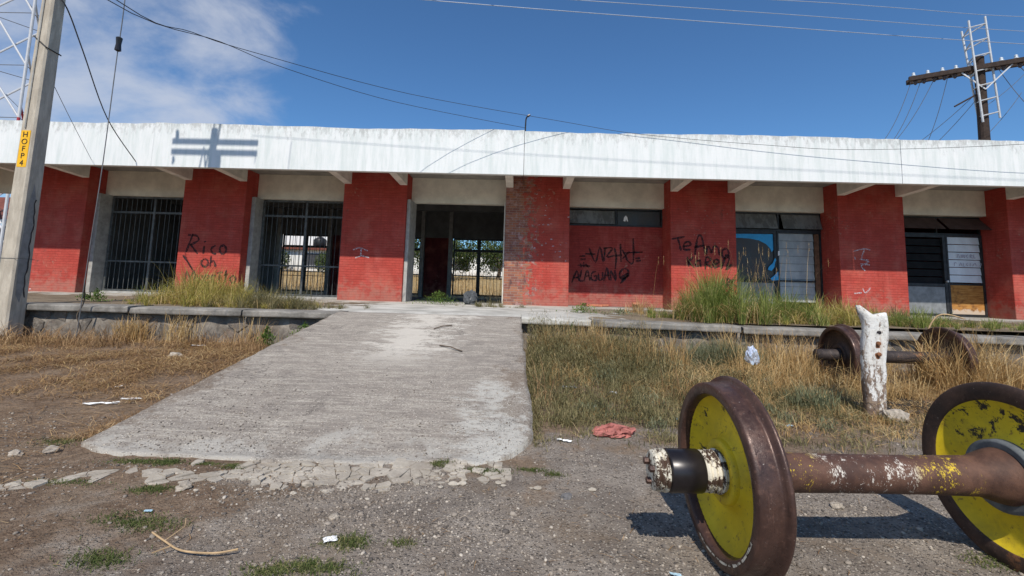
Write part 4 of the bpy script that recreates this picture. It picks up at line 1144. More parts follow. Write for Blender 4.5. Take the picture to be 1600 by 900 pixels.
for t in (.04, .10, .17, .24, .31, .38, .62, .72, .82, .92):
    p = aL.lerp(aR, t)
    inst('insulator', insdk, p + Vector((0, -.1, -.09)), tp, (0, math.pi/2, 0))
for s in (.34, .66):
    obj('brace', bar(aL.lerp(aR, s) - Vector((0, .2, .1)), (19.24, 18.3, 10.2), .035, .045), GALV, tp)
obj('side_spike', tube([(19.1, 18.35, 10.1), (18.2, 18.6, 9.55)], .035, 6), CREOSOTE, tp)
mast = thing('antenna_mast', 'pale three-rail lattice mast lashed to the telegraph pole', 'mast', (19.3, 18.2, 8.8))
rl = [((18.97, 18.25, 8.75), (18.72, 18.25, 13.2)), ((19.68, 18.25, 8.95), (19.42, 18.25, 13.4)), ((19.30, 18.72, 8.9), (18.95, 18.8, 13.05))]
for p, q_ in rl: obj('rail', tube([p, q_], .038, 8), GALV, mast)
for k in range(7):
    t = .06 + k*.145
    c3 = [Vector(p).lerp(Vector(q_), t) for p, q_ in rl]
    for i in range(3): obj('rung', tube([c3[i], c3[(i+1) % 3]], .026, 6), GALV, mast)
for k, (s, e, sg) in enumerate((((17.2, 19.4, 11.1), (15.9, 20.6, 8.0), .7), ((17.5, 19.3, 11.0), (16.4, 20.4, 8.0), .5), ((17.9, 19.1, 11.0), (16.45, 20.3, 8.0), .35),
        ((18.3, 18.9, 11.0), (18.15, 20.2, 8.0), .3), ((19.1, 18.6, 10.1), (17.6, 21.0, 8.0), .15), ((19.15, 18.6, 9.9), (18.5, 20.6, 8.0), .1), ((19.7, 18.2, 11.1), (22.6, 18.6, 8.4), .35),
        ((20.2, 17.9, 11.1), (22.6, 17.8, 9.2), .3), ((19.2, 18.6, 9.4), (22.4, 19.6, 11.6), .1), ((19.3, 18.6, 8.2), (22.4, 19.8, 10.8), .1))):
    tag(obj('loose_wire', tube(sag(s, e, sg, 12), .011, 4), STRAND), 'thin loose wire hanging off the telegraph crossarm at upper right', 'wire', 'loose wires on the telegraph pole')
# stub pipe on the roof
rp = thing('roof_stub', 'short bent service pipe standing on the roof edge', 'pipe', (.05, 13.3, 5.98))
obj('pipe', tube(smooth_path([(.02, 13.3, 5.3), (.04, 13.3, 6.3), (.06, 13.28, 6.55), (.13, 13.2, 6.60)], 4), .022, 8), CABLE, rp)
obj('knob', tube([(.10, 13.2, 6.58), (.17, 13.2, 6.63)], [.04, .03], 8), PORCDARK, rp)

# ------------------------------------------------------------------ railway wheelsets
def wheel_parts(root, s, out, mats, R=.418):
    """out=-1: outer face towards -x. s = x of the inner (flange) face"""
    rim_m, web_o, web_i, hub_m = mats
    k = out
    A = lambda a: s + k*(.135 - a)          # a measured from the outer face inwards
    r = R
    rim = [(A(.012), r-.062), (A(.002), r-.055), (A(0), r-.045), (A(0), r-.012), (A(.006), r-.005), (A(.02), r-.003), (A(.055), r-.001), (A(.086), r+.001), (A(.092), r+.0), (A(.098), r+.004), (A(.104), r+.016), (A(.109), r+.026), (A(.116), r+.031), (A(.124), r+.030), (A(.131), r+.023), (A(.135), r+.008), (A(.135), r-.050), (A(.128), r-.060), (A(.07), r-.075)]
    wh = obj('wheel', lathe(rim, 96, True), rim_m, root, True, local=True)
    wo_ = [(A(.010), r-.052), (A(.022), r-.060), (A(.052), r-.072), (A(.080), r-.10), (A(.096), r-.16), (A(.100), r-.22), (A(.094), .175), (A(.078), .156), (A(.062), .148), (A(.060), .10)]
    wi_ = [(A(.130), r-.056), (A(.122), r-.070), (A(.108), r-.095), (A(.102), r-.15), (A(.104), r-.20), (A(.112), .165), (A(.128), .150), (A(.150), .143), (A(.152), .08)]
    obj('web', lathe(wo_, 80), web_o, wh, True, local=True)
    obj('web', lathe(wi_, 80), web_i, wh, True, local=True)
    if k < 0:
        obj('hub_ring', lathe([(A(.070), .150), (A(.044), .147), (A(.038), .140), (A(.038), .108), (A(.05), .10)], 64), web_o, wh, True, local=True)
    return wh
ws = thing('railway_wheelset', 'rusty railway wheelset with yellow painted wheels in the foreground', 'wheelset', (1.762, 2.349, 0.0), rotz=.0475)
zc_ = .448
axl = bpy.data.objects.new  # noqa
def shift(o, z):
    o.location = (0, 0, z)
B = .672
wl_ = wheel_parts(ws, -B, -1, (RUST, YELLOW, YELLOWCHIP, HUBGREY)); shift(wl_, zc_); wl_.rotation_euler = (.25, 0, 0); wl_['label'] = 'wheel showing its yellow dished outer face'
wr_ = wheel_parts(ws, B, 1, (RUSTRIM, YELLOW, YELLOWCHIP, HUBGREY)); shift(wr_, zc_); wr_.rotation_euler = (-.5, 0, 0); wr_['label'] = 'wheel showing its chipped yellow inner face'
axp = [(-B + .01, .125), (-B + .06, .118), (-B + .10, .100), (-B + .15, .090), (-.2, .087), (.2, .087), (B - .16, .092), (B - .12, .104), (B - .06, .122), (B - .025, .130), (B + .01, .131)]
a_ = obj('axle', lathe(axp, 48), AXLE, ws, True, local=True); shift(a_, zc_)
hb = obj('hub_band', lathe([(B - .017, .131), (B - .020, .150), (B - .024, .168), (B + .035, .172)], 64), HUBGREY, ws, True, local=True); shift(hb, zc_)
for sg in (-1, 1):
    jr = obj('journal', lathe([(sg*a, r) for a, r in ((.862, .060), (.864, .094), (.872, .0985), (1.022, .0985), (1.030, .094), (1.032, .06))], 48), JOURNAL, ws, True, local=True); shift(jr, zc_)
    pr_ = [(.70, .10), (.745, .100), (.752, .096), (.770, .094), (.778, .102), (.784, .102), (.787, .082), (.791, .082), (.794, .096), (.806, .097), (.809, .080), (.813, .080), (.816, .095), (.830, .097), (.834, .080), (.838, .080), (.841, .093), (.854, .094), (.858, .08), (.863, .08)]
    cl = obj('seal_ring', lathe([(sg*a, r) for a, r in pr_], 48), RING, ws, True, local=True); shift(cl, zc_)
    co_ = obj('yellow_collar', lathe([(sg*a, r) for a, r in ((.70, .112), (.755, .112), (.762, .104), (.764, .09))], 48), YELLOW, ws, True, local=True); shift(co_, zc_)
    er = [(1.031, .080), (1.034, .080), (1.037, .096), (1.050, .097), (1.053, .080), (1.057, .080), (1.060, .094), (1.074, .095), (1.077, .080), (1.081, .080), (1.084, .091), (1.098, .090), (1.102, .080), (1.104, .0)]
    ec = obj('end_cap', lathe([(sg*a, r) for a, r in er], 48), RING, ws, True, local=True); shift(ec, zc_)
    for k in range(3):
        t = k*2.094 + .6
        V, F = lathe([(sg*1.09, .016), (sg*1.124, .016), (sg*1.126, .012), (sg*1.126, 0)], 6)
        bt = obj('bolt', ([(x, y + .05*math.cos(t), z + .05*math.sin(t)) for x, y, z in V], F), RUST, ec, local=True)
V, F = [], []
for k, t in enumerate(np.linspace(-1.35, .25, 40)):          # white primer smeared on the rim edge
    wv = .010 + .008*float(vnoise(t*9, 2.2))
    for rr in (.372, .372 + wv):
        V.append((-B - .1365, rr*math.cos(t - .4)*-1, rr*math.sin(t - .4)))
F = [(2*k, 2*k+1, 2*k+3, 2*k+2) for k in range(39)]
o_ = obj('primer_smear', (V, F), RING, wl_, local=True)
ws2 = thing('railway_wheelset', 'dark rusty wheelset half hidden in straw behind the white post', 'wheelset', (5.42, 6.72, .07), rotz=-.02)
a1 = wheel_parts(ws2, -B, -1, (RUST, RUSTRIM, RUSTRIM, RUSTFLAT)); shift(a1, .42)
a2 = wheel_parts(ws2, B, 1, (RUST, RUSTRIM, RUSTRIM, RUSTFLAT)); shift(a2, .42)
a3 = obj('axle', lathe([(-1.08, 0), (-1.08, .08), (-.8, .085), (-B, .12), (-B + .12, .088), (B - .12, .088), (B, .12), (.8, .085), (1.08, .08), (1.08, 0)], 32), RUSTFLAT, ws2, True, local=True); shift(a3, .42)

# ------------------------------------------------------------------ white post
post = thing('white_post', 'short whitewashed post with horned top and rusty bolts', 'post', (3.98, 5.25, .0))
def postmesh():
    """flat-backed post: rounded left flange, recessed web, right flange that flares out at the top"""
    hs = [-.2, 0, .12, .24, .36, .48, .6, .7, .8, .88, .95, 1.01, 1.06, 1.10, 1.13, 1.155]
    n = 15; V, F = [], []
    for i, h in enumerate(hs):
        xl = -.150 + .012*math.sin(h*7) - .004*h + .03*float(ss(.55, .95, h)) - .05*float(ss(.98, 1.16, h))
        xr = .125 + .02*float(ss(.2, .6, h)) + .075*float(ss(.62, 1.0, h)) - .012*float(ss(1.05, 1.16, h))
        w_ = xr - xl
        prof = [(0, .10), (-.012, .02), (0, -.055), (.10, -.092), (.25, -.105), (.36, -.100), (.43, -.074), (.60, -.070), (.74, -.076), (.78, -.096), (.88, -.104), (.97, -.085), (1.0, -.02), (.98, .09), (.5, .115)]
        for k, (u, y) in enumerate(prof):
            x = xl + u*w_
            top = 0.0
            if i == len(hs) - 1:      # horn at the left, dip, rounded right shoulder
                top = .085*math.exp(-((u - .0)/.11)**2) - .025*math.exp(-((u - .42)/.2)**2) + .012*math.exp(-((u - .85)/.12)**2)
                x -= .035*math.exp(-((u)/.12)**2)
            V.append((4.00 + x*.72 + .016*float(vnoise(h*11, k*3.1)) + .008*float(vnoise(h*37, k*5.1)), 5.22 + .55*y*(1 if i < len(hs)-1 else .8) + .007*float(vnoise(h*15 + 9, k*2.7)), h + top))
    for i in range(len(hs)-1): F += [(i*n + k, i*n + (k+1) % n, (i+1)*n + (k+1) % n, (i+1)*n + k) for k in range(n)]
    t = (len(hs)-1)*n
    V.append((4.02, 5.22, 1.135)); c_ = len(V) - 1
    F += [(t + k, t + (k+1) % n, c_) for k in range(n)]
    return V, F
obj('shaft', postmesh(), POSTM, post, True)
for z in (.82, .70):
    V, F = lathe([(0, 0), (-.012, .03), (-.03, .028), (-.034, .0)], 8)
    obj('bolt', ([(4.02 + y*.8, 5.184 + x, z + zz*.8) for x, y, zz in V], F), RUSTBOLT, post)
    obj('rust_stain', ([(4.02 + .036*math.cos(t)*(1 + .3*math.sin(3*t)), 5.1785, z - .02 + .045*math.sin(t)*(1 + .25*math.cos(2*t))) for t in np.linspace(0, 6.0, 12)], [tuple(range(12))]), RUSTBOLT, post)
mk = [[(3.965, 1.0), (3.985, 1.01)], [(3.96, .97), (3.965, .93), (3.985, .94)], [(3.99, .95), (3.995, .92)], [(4.0, .93), (4.01, .955), (4.02, .925)], [(4.03, .92), (4.03, .955), (4.045, .925)]]
obj('faded_marks', ribbon([[(a + .02, b) for a, b in st] for st in mk], 5.177, .012), BLACK, post)
rb = random.Random(3)
def rubble(x, y, z, sx, sy, sz, sd, n=2):
    """rough stone: a twice split, jittered octahedron"""
    r_ = random.Random(sd)
    V = [Vector(v) for v in ((1, 0, 0), (-1, 0, 0), (0, 1, 0), (0, -1, 0), (0, 0, 1), (0, 0, -1))]
    F = [(0, 2, 4), (2, 1, 4), (1, 3, 4), (3, 0, 4), (2, 0, 5), (1, 2, 5), (3, 1, 5), (0, 3, 5)]
    for _ in range(n):
        nf, cache = [], {}
        def midp(i, j):
            k = (min(i, j), max(i, j))
            if k not in cache: V.append(((V[i] + V[j])/2).normalized()); cache[k] = len(V) - 1
            return cache[k]
        for a, b, c_ in F:
            ab, bc, ca = midp(a, b), midp(b, c_), midp(c_, a)
            nf += [(a, ab, ca), (ab, b, bc), (ca, bc, c_), (ab, bc, ca)]
        F = nf
    o = Vector((r_.uniform(0, 50), 0, 0))
    out = []
    for v in V:
        k = 1 + .45*mn.noise(v*1.4 + o) + .18*mn.noise(v*3.5 + o)
        out.append((x + v.x*sx*k, y + v.y*sy*k, z + max(v.z, -.6)*sz*k))
    return out, F
def on(x, y): return float(gz(x, y))
tag(obj('rubble_stone', rubble(4.10, 5.10, on(4.1, 5.1) + .05, .15, .09, .075, 31), PALESTONE), 'pale concrete lump at the foot of the white post', 'stone')
for k, (x, y, s, lab_) in enumerate(((-2.06, 2.90, .034, 'pale stone beside the cracked concrete at left'), (-3.50, 3.46, .040, 'larger cream stone left of the ramp corner'), (-3.66, 3.36, .034, 'smaller cream stone by the dirt at far left'),
        (-5.31, 6.99, .085, 'pale stone in straw left of the ramp'), (2.02, 2.99, .030, 'pale stone between the two yellow wheels'), (1.30, 1.96, .05, 'pale stone at the bottom edge beside the near wheel'),
        (8.15, 7.7, .13, 'white stone beside the far dark wheelset'), (.33, 3.0, .028, 'dark grey stone right of the ramp foot'), (-1.0, 2.63, .022, 'small cream stone on the grey gravel'), (3.55, 6.6, .10, 'pale stone behind the near yellow wheel'), (-1.33, 3.0, .03, 'pale stone at the front of the cracked concrete'))):
    tag(obj('rubble_stone', rubble(x, y, on(x, y) + s*.35, s*1.25, s, s*.75, 40 + k), DARKSTONE if 'dark grey' in lab_ else PALESTONE), lab_, 'stone')

# ------------------------------------------------------------------ vegetation
def blades(P, h, lean, wd, rs, az=None, curl=1.0, seg=3):
    """arched grass blades: P base points, h heights, lean = tip reach over height"""
    n = len(P)
    az = rs.uniform(0, 2*np.pi, n) if az is None else az
    d = np.stack([np.cos(az), np.sin(az), np.zeros(n)], -1)
    tw_ = az + np.pi/2 + rs.uniform(-.7, .7, n)
    s = np.stack([np.cos(tw_), np.sin(tw_), np.zeros(n)], -1)
    ts = [0, .38, .72, 1.0][:seg+1] if seg == 3 else [0, .55, 1.0]
    rows = []
    for t in ts:
        q = P + d*(h*lean*t**(1 + .8*curl))[:, None]
        zz = h*np.sqrt(np.clip(1 - (np.minimum(lean, .97)*t)**2, .02, 1))*t
        q = q + np.stack([np.zeros(n), np.zeros(n), zz], -1)
        ww = wd*(1 - .35*t) if t < 1 else 0
        if t < 1: rows += [q - s*(np.ones(n)*ww/2)[:, None], q + s*(np.ones(n)*ww/2)[:, None]]
        else: rows += [q]
    k = len(rows)
    V = np.stack(rows, 1).reshape(-1, 3)
    b = np.arange(n)*k
    m_ = len(ts) - 2
    F4 = np.concatenate([np.stack([b + 2*i, b + 2*i + 1, b + 2*i + 3, b + 2*i + 2], -1) for i in range(m_)])
    F3 = np.stack([b + 2*m_, b + 2*m_ + 1, b + 2*m_ + 2], -1)
    return V, F3, F4
def merge(L):
    V, F3, F4, o = [], [], [], 0
    for v, a, b in L:
        V.append(v); F3.append(a + o); F4.append(b + o); o += len(v)
    return np.concatenate(V), np.concatenate(F3), np.concatenate(F4)
def grass_obj(name, L, mat, label, cat, kind=None, group=None, parent=None):
    V, F3, F4 = merge(L)
    o = link(name, big_mesh(name, V, F3, F4), mat, parent)
    if parent is None: tag(o, label, cat, group, kind)
    elif label: o['label'] = label
    return o
def scatter(rs, n, x0, x1, y0, y1, dens=None):
    x, y = rs.uniform(x0, x1, n), rs.uniform(y0, y1, n)
    if dens is not None:
        k = rs.rand(n) < dens(x, y); x, y = x[k], y[k]
    return x, y
def gpts(x, y, lift=0.0): return np.stack([x, y, gz(x, y) + lift], -1)
def in_ramp(x, y): return (x > -3.5) & (x < .12) & (y > 3.3)
def pat(x, y, s, o=0.0): return vnoise(x*s + o, y*s + 3*o) + .5*vnoise(x*s*2.3 + o, y*s*2.3) + .5
def clumpy(rs, n, x0, x1, y0, y1, per, spread, dens=None):
    """tuft centres with blades spread round each"""
    x, y = scatter(rs, n, x0, x1, y0, y1, dens)
    m_ = len(x); X = np.repeat(x, per) + rs.normal(0, spread, m_*per); Y = np.repeat(y, per) + rs.normal(0, spread, m_*per)
    az = np.repeat(rs.uniform(0, 6.28, m_), per) + rs.normal(0, 1.1, m_*per)
    hs = np.repeat(rs.uniform(.6, 1.25, m_), per)
    return X, Y, az, hs

# right of the ramp: olive weed cover, tan straw, low brown mat
rs = np.random.RandomState(3)
def wallside(y, x): return y < 8.28 - .045*np.maximum(0, x)
def dR(x, y):
    d = ss(.05, .25, x) * ss(3.75, 4.5, y - .10*pat(x, y, 1.5) + .22*np.minimum(x, 2.0)*.3) * wallside(y, x)
    d = d * (.25 + .75*(1 - ss(3.4, 4.6, x))) * np.clip(pat(x, y, 1.3, 5)*1.5, .05, 1)
    return np.where(in_ramp(x, y), 0, d)
X, Y, az, hs = clumpy(rs, 1300, .12, 4.6, 3.9, 8.3, 22, .07, dR)
k = wallside(Y, X) & ~in_ramp(X - .03, Y); X, Y, az, hs = X[k], Y[k], az[k], hs[k]
far = ss(4.2, 6.8, Y)
h = hs*(.08 + .20*far)*rs.uniform(.5, 1.2, len(X))
L = [blades(gpts(X, Y), h, rs.uniform(.2, .95, len(X)), .006, rs, az, 1, 2)]
def mounds(n, x0, x1, y0, y1, per, hmul, dens):
    """dense twiggy little bushes: short blades all through a dome"""
    cx, cy = scatter(rs, n, x0, x1, y0, y1, dens)
    P = []
    for a, b in zip(cx, cy):
        f = float(ss(4.3, 7.9, b)); r_ = rs.uniform(.10, .20) + .12*f; hh = (rs.uniform(.06, .14) + (.34*f + .22*float(ss(7.0, 8.0, b)))*rs.uniform(.5, 1.15))*hmul
        v = rs.normal(0, 1, (per, 3)); v /= np.linalg.norm(v, axis=1)[:, None]; v[:, 2] = np.abs(v[:, 2])
        q = v*(rs.rand(per)**.35)[:, None]*np.array([r_, r_*.8, hh])
        P.append(q + np.array([a, b, float(gz(a, b))]))
    P = np.concatenate(P)
    P = P[~in_ramp(P[:, 0] - .02, P[:, 1]) & (P[:, 1] < 8.3)]
    return blades(P, rs.uniform(.025, .075, len(P)), rs.uniform(.15, 1.3, len(P)), .006, rs, None, 1, 2)
L.append(mounds(70, .15, 2.2, 6.9, 8.15, 620, 1.35, lambda x, y: x*0 + .95))
L.append(mounds(250, .15, 2.9, 4.0, 8.2, 190, 1.0, lambda x, y: ss(3.9, 4.6, y - .1*x)*np.clip(pat(x, y, 1.6, 21)*1.5, .1, 1)*(1 - .75*ss(1.9, 2.8, x))))
x = .16 + np.abs(rs.normal(0, .05, 1500)); y = rs.uniform(3.9, 8.2, 1500)
L.append(blades(gpts(x, y) + np.stack([x*0, x*0, x*0], -1), rs.uniform(.05, .30, 1500)*ss(3.6, 6, y) + .03, rs.uniform(.5, 1.8, 1500), .006, rs, rs.normal(np.pi, .9, 1500), .8, 2))
grass_obj('olive_weeds', L, OLIVE, 'olive brown dry weeds covering the ground right of the ramp', 'weeds', 'stuff')
L = [mounds(60, .2, 3.4, 4.3, 8.1, 150, .8, lambda x, y: np.clip(pat(x, y, 1.9, 31)*1.4 - .2, 0, 1))]
grass_obj('dull_green_weeds', L, GREYWEED, 'dull green low weeds mixed into the olive growth right of the ramp', 'weeds', 'stuff')
def dS(x, y):
    d = ss(4.3, 5.2, y + .15*x - .3*pat(x, y, 1.2, 2)) * wallside(y, x) * ss(.25, .6, x)
    return np.where(in_ramp(x, y), 0, d*np.clip(pat(x, y, 1.0, 9)*2.6 - .75, 0, 1)*(.55 + .45*ss(1.2, 2.2, x)))
X, Y, az, hs = clumpy(rs, 1150, .2, 11.0, 4.3, 8.3, 17, .06, dS)
k = wallside(Y, X); X, Y, az, hs = X[k], Y[k], az[k], hs[k]
clear = 1 - .8*np.exp(-((X - 4.6)**2/.3 + (Y - 5.6)**2/.2))
h = hs*(.14 + .36*ss(5.0, 7.6, Y))*rs.uniform(.4, 1.35, len(X))*clear*(.6 + .4*ss(1.2, 2.3, X))
L = [blades(gpts(X, Y), h, rs.uniform(.2, 1.9, len(X)), .0065, rs, az, 1, 3)]
for (a, b, c_, d_, n_, hh, ln_) in ((1.2, 2.6, 6.9, 8.15, 190, .82, 1.0), (.2, 1.5, 7.5, 8.25, 150, .82, 1.0), (3.3, 5.2, 7.0, 8.0, 150, .80, 1.0), (.4, 2.4, 5.6, 7.4, 40, .40, 1.3), (3.95, 4.6, 6.15, 6.6, 50, .62, .9), (4.5, 5.6, 6.0, 6.4, 50, .42, 1.1), (5.6, 6.9, 6.0, 6.6, 110, .72, 1.1), (3.2, 4.7, 6.3, 7.95, 80, .55, 1.1), (6.6, 9.5, 6.2, 7.6, 70, .46, 1.1), (2.2, 3.7, 5.3, 6.4, 50, .30, 1.6)):
    x, y, az, hs = clumpy(rs, n_, a, b, c_, d_, 18, .06, lambda x, y: np.clip(pat(x, y, 1.4, 51)*2.2 - .4, .12, 1))
    L.append(blades(gpts(x, y), hs*rs.uniform(.3, 1.0, len(x))*hh, rs.uniform(.1, ln_*1.4, len(x)) if hh < .7 else rs.uniform(.05, ln_*.75, len(x)), .0065, rs, az))
x, y = scatter(rs, 420, .4, 9, 5.4, 8.1, lambda x, y: wallside(y, x)*.9)      # long fallen stems lying across the growth
L.append(blades(gpts(x, y, .05), rs.uniform(.08, .30, len(x)), rs.uniform(1.5, 4.5, len(x)), .007, rs, None, .2, 3))
# flattened mat
x, y = scatter(rs, 17000, .3, 9.5, 3.9, 7.9, lambda x, y: ss(4.0, 5.2, y + .3*pat(x, y, 1.4) - .0*x)*wallside(y, x)*(.3 + .7*ss(1.0, 2.6, x)))
L.append(blades(gpts(x, y, .012), rs.uniform(.04, .10, len(x)), rs.uniform(1.5, 4.5, len(x)), .006, rs, None, .3, 2))
grass_obj('dry_straw', L, STRAW, 'tan dry straw between the ramp and the white post', 'straw', 'stuff')
# taller straw flung over the far wheelset and against the wall
x, y, az, hs = clumpy(rs, 60, 5.75, 6.75, 6.2, 6.9, 26, .07)
L = [blades(gpts(x, y), hs*rs.uniform(.35, .95, len(x)), rs.uniform(.2, .9, len(x)), .008, rs, az)]
x, y, az, hs = clumpy(rs, 26, 6.7, 10.5, 5.9, 7.7, 18, .07)
L.append(blades(gpts(x, y), hs*rs.uniform(.2, .5, len(x)), rs.uniform(.2, .9, len(x)), .007, rs, az))
x, y, az, hs = clumpy(rs, 40, .3, 9.5, 5.0, 8.0, 22, .09, lambda x, y: wallside(y, x)*.95)
grass_obj('brown_stems', [blades(gpts(x, y), hs*rs.uniform(.10, .50, len(x)), rs.uniform(.2, 1.6, len(x)), .007, rs, az)], BROWNSTRAW, 'dead brown stems scattered through the straw at right', 'weeds', 'stuff')
grass_obj('straw_heap', L, STRAW, 'heap of long straw over the far dark wheelset', 'straw', 'stuff')
# grey-green weed at the foot of the wall behind the wheel and left of the post
for (cx_, cy_, n_, sp, hh, lab_) in ((3.3, 7.5, 2400, .32, .62, 'pale grey green weed bush against the rubble wall'), (3.45, 5.45, 380, .13, .34, 'grey green weed at the left foot of the white post')):
    x, y = rs.normal(cx_, sp, n_), rs.normal(cy_, sp*.45, n_)
    grass_obj('weed_bush', [blades(gpts(x, y), rs.uniform(.3, 1, n_)*hh, rs.uniform(.1, .9, n_), .008, rs)], GREYWEED, lab_, 'plant')

# left of the ramp: brown straw along the wall, thinning forward
def dL(x, y):
    return np.where(in_ramp(x, y), 0, ss(4.3, 6.8, y + 1.5*pat(x, y, .8, 1) - .75)*np.clip(pat(x, y, 1.2, 4)*1.6, .1, 1))*(y < 8.42)
X, Y, az, hs = clumpy(rs, 2300, -12, -3.5, 4.6, 8.42, 15, .08, dL)
k = (Y < 8.42) & ~in_ramp(X, Y); X, Y, az, hs = X[k], Y[k], az[k], hs[k]
L = [blades(gpts(X, Y), hs*rs.uniform(.03, .13, len(X)), rs.uniform(.8, 3.2, len(X)), .007, rs, az)]
x, y = scatter(rs, 30000, -12, -3.5, 4.4, 8.42, dL)
L.append(blades(gpts(x, y, .012), rs.uniform(.03, .08, len(x)), rs.uniform(1.5, 5, len(x)), .006, rs, None, .3, 2))
x, y, az, hs = clumpy(rs, 130, -12, -3.6, 7.5, 8.4, 20, .08)
L.append(blades(gpts(x, y), hs*rs.uniform(.10, .42, len(x)), rs.uniform(.3, 1.3, len(x)), .008, rs, az))
x = -3.47 - np.abs(rs.normal(0, .05, 900)); y = rs.uniform(3.7, 8.2, 900)
L.append(blades(gpts(x, y), rs.uniform(.04, .14, 900), rs.uniform(.8, 2.2, 900), .006, rs, rs.normal(0, 1.2, 900), .6, 2))
# strip along the ramp edge
x = -3.50 - np.abs(rs.normal(0, .12, 1800)); y = rs.uniform(3.7, 8.2, 1800)
L.append(blades(gpts(x, y), rs.uniform(.03, .09, 1800), rs.uniform(.5, 2.5, 1800), .005, rs, None, .6, 2))
grass_obj('pale_straw', [blades(gpts(X[::5], Y[::5], .02), rs.uniform(.03, .11, len(X[::5])), rs.uniform(1.5, 4.5, len(X[::5])), .007, rs)], STRAW, 'pale long straw strands lying over the brown straw at left', 'straw', 'stuff')
grass_obj('brown_straw', L, BROWNSTRAW, 'flattened brown straw along the rubble wall left of the ramp', 'straw', 'stuff')
for (cx_, n_, hh, lab_) in ((-6.25, 130, .72, 'tall pale straw tuft leaning on the left rubble wall'), (-7.15, 320, .58, 'brown dry weed against the left rubble wall near the guy wire'), (-4.85, 80, .62, 'sparse straw stalks leaning on the wall nearest the ramp')):
    x, y = rs.normal(cx_, .16, n_), 8.28 + rs.normal(0, .05, n_)
    grass_obj('straw_tuft', [blades(gpts(x, y), rs.uniform(.4, 1, n_)*hh, rs.uniform(.1, .75, n_), .008, rs)], STRAW if hh > .52 else BROWNSTRAW, lab_, 'straw')
def leafy(name, cx, cy, z, n, sp, hh, mat, label, lw=.022, rs=rs):
    """small broad-leaved weed: stems with short wide leaves"""
    a, r_ = rs.uniform(0, 6.28, n), np.abs(rs.normal(0, sp, n))
    x, y = cx + r_*np.cos(a), cy + r_*np.sin(a)*.7
    zz = z + rs.uniform(0, 1, n)**.8*hh*np.clip(1 - r_/(2.6*sp), .15, 1)
    L = [blades(np.stack([x, y, zz], -1), rs.uniform(.025, .06, n), rs.uniform(.3, 1.6, n), lw, rs, None, 1, 2)]
    m_ = max(6, n//18)
    x2, y2 = cx + rs.normal(0, sp*.6, m_), cy + rs.normal(0, sp*.4, m_)
    L.append(blades(np.stack([x2, y2, np.full(m_, z)], -1), rs.uniform(.6, 1.05, m_)*hh, rs.uniform(.1, .5, m_), .006, rs))
    return grass_obj(name, L, mat, label, 'plant')
leafy('leafy_weed', -3.75, 7.9, .15, 520, .22, .50, LEAF, 'green leafy weed climbing the left edge of the ramp top')
leafy('leafy_weed', -4.55, 8.15, .15, 260, .12, .38, LEAF, 'dark green weed below the left kerb near the ramp')
leafy('leafy_weed', .95, 8.15, .1, 240, .09, .72, LEAF, 'upright green weed in front of the pale kerb slab')

# platform growth
def ptuft(name, cx, cy, n, sx, sy, hmin, hmax, mat, label, lean=(.1, .8), wd=.010, extra=None):
    """uneven clump: many small tufts, each fanning out from its own root"""
    m_ = max(6, n//34)
    tx, ty = rs.normal(cx, sx, m_), np.maximum(rs.normal(cy, sy, m_), kerb_y(cx) + .25)
    th = rs.uniform(.25, 1.0, m_)**1.2*(.4 + .6*np.exp(-((tx-cx)/(1.5*sx))**2))
    w_ = rs.rand(m_)**1.5 + .1; k = rs.choice(m_, int(n*.8), p=w_/w_.sum()); nn = len(k)
    az = rs.uniform(0, 6.28, nn); rr = np.abs(rs.normal(0, .05, nn))
    x, y = tx[k] + rr*np.cos(az), ty[k] + rr*np.sin(az)
    h = np.maximum(.06, hmax*th[k]*rs.uniform(.45, 1.1, nn))
    ln = rs.uniform(*lean, nn)*rs.uniform(.6, 1.3, nn)
    L = [blades(np.stack([x, y, np.full(nn, .785)], -1), h, ln, wd*.8, rs, az + rs.normal(0, .5, nn))]
    o = grass_obj(name, L, mat, label, 'grass')
    if extra:
        V, F3, F4 = merge(extra); link('seed_stalks', big_mesh('seed_stalks', V, F3, F4), STRAW, o)['kind'] = 'stuff'
    if mat in (GREENGRASS, YELLOWGRASS):          # dead thatch at the roots and a few dead stems
        q = rs.choice(m_, nn//5)
        z_ = np.full(len(q), .785)
        Lt = [blades(np.stack([tx[q] + rs.normal(0, .10, len(q)), ty[q] + rs.normal(0, .08, len(q)), z_], -1), rs.uniform(.08, .55, len(q))*hmax, rs.uniform(.4, 1.6, len(q)), wd*.7, rs)]
        V, F3, F4 = merge(Lt)
        link('dead_thatch', big_mesh('dead_thatch', V, F3, F4), STRAW, o)['kind'] = 'stuff'
    return o
def stalks(cx, cy, n, sx, sy, h0, h1):
    """thin stems with a feathery seed head"""
    x, y = rs.normal(cx, sx, n), rs.normal(cy, sy, n)
    h = rs.uniform(h0, h1, n); az = rs.uniform(0, 6.28, n); ln = rs.uniform(.08, .42, n)
    P = np.stack([x, y, np.full(n, .785)], -1)
    V, F3, F4 = blades(P, h, ln, .006, rs, az)
    tips = V.reshape(n, -1, 3)[:, -1]
    rep = 9
    T = np.repeat(tips, rep, 0) - np.array([0, 0, 1])*np.tile(np.linspace(0, .16, rep), n)[:, None]
    return [(V, F3, F4), blades(T, np.full(n*rep, .045), rs.uniform(.15, .5, n*rep), .006, rs, None, 1, 2)]
ptuft('grass_clump', -7.1, 10.0, 4600, .62, .35, .30, 1.12, YELLOWGRASS, 'tall yellow green grass clump below the RICO graffiti', (.2, .95))
ptuft('grass_clump', -8.3, 10.2, 500, .35, .3, .2, .62, GREENGRASS, 'sparse green grass in front of the dark left grille')
ptuft('grass_clump', -5.2, 9.5, 4600, .70, .30, .10, .55, OLIVE, 'low olive brown weeds on the left platform beside the ramp top', (.2, 1.1), .008)
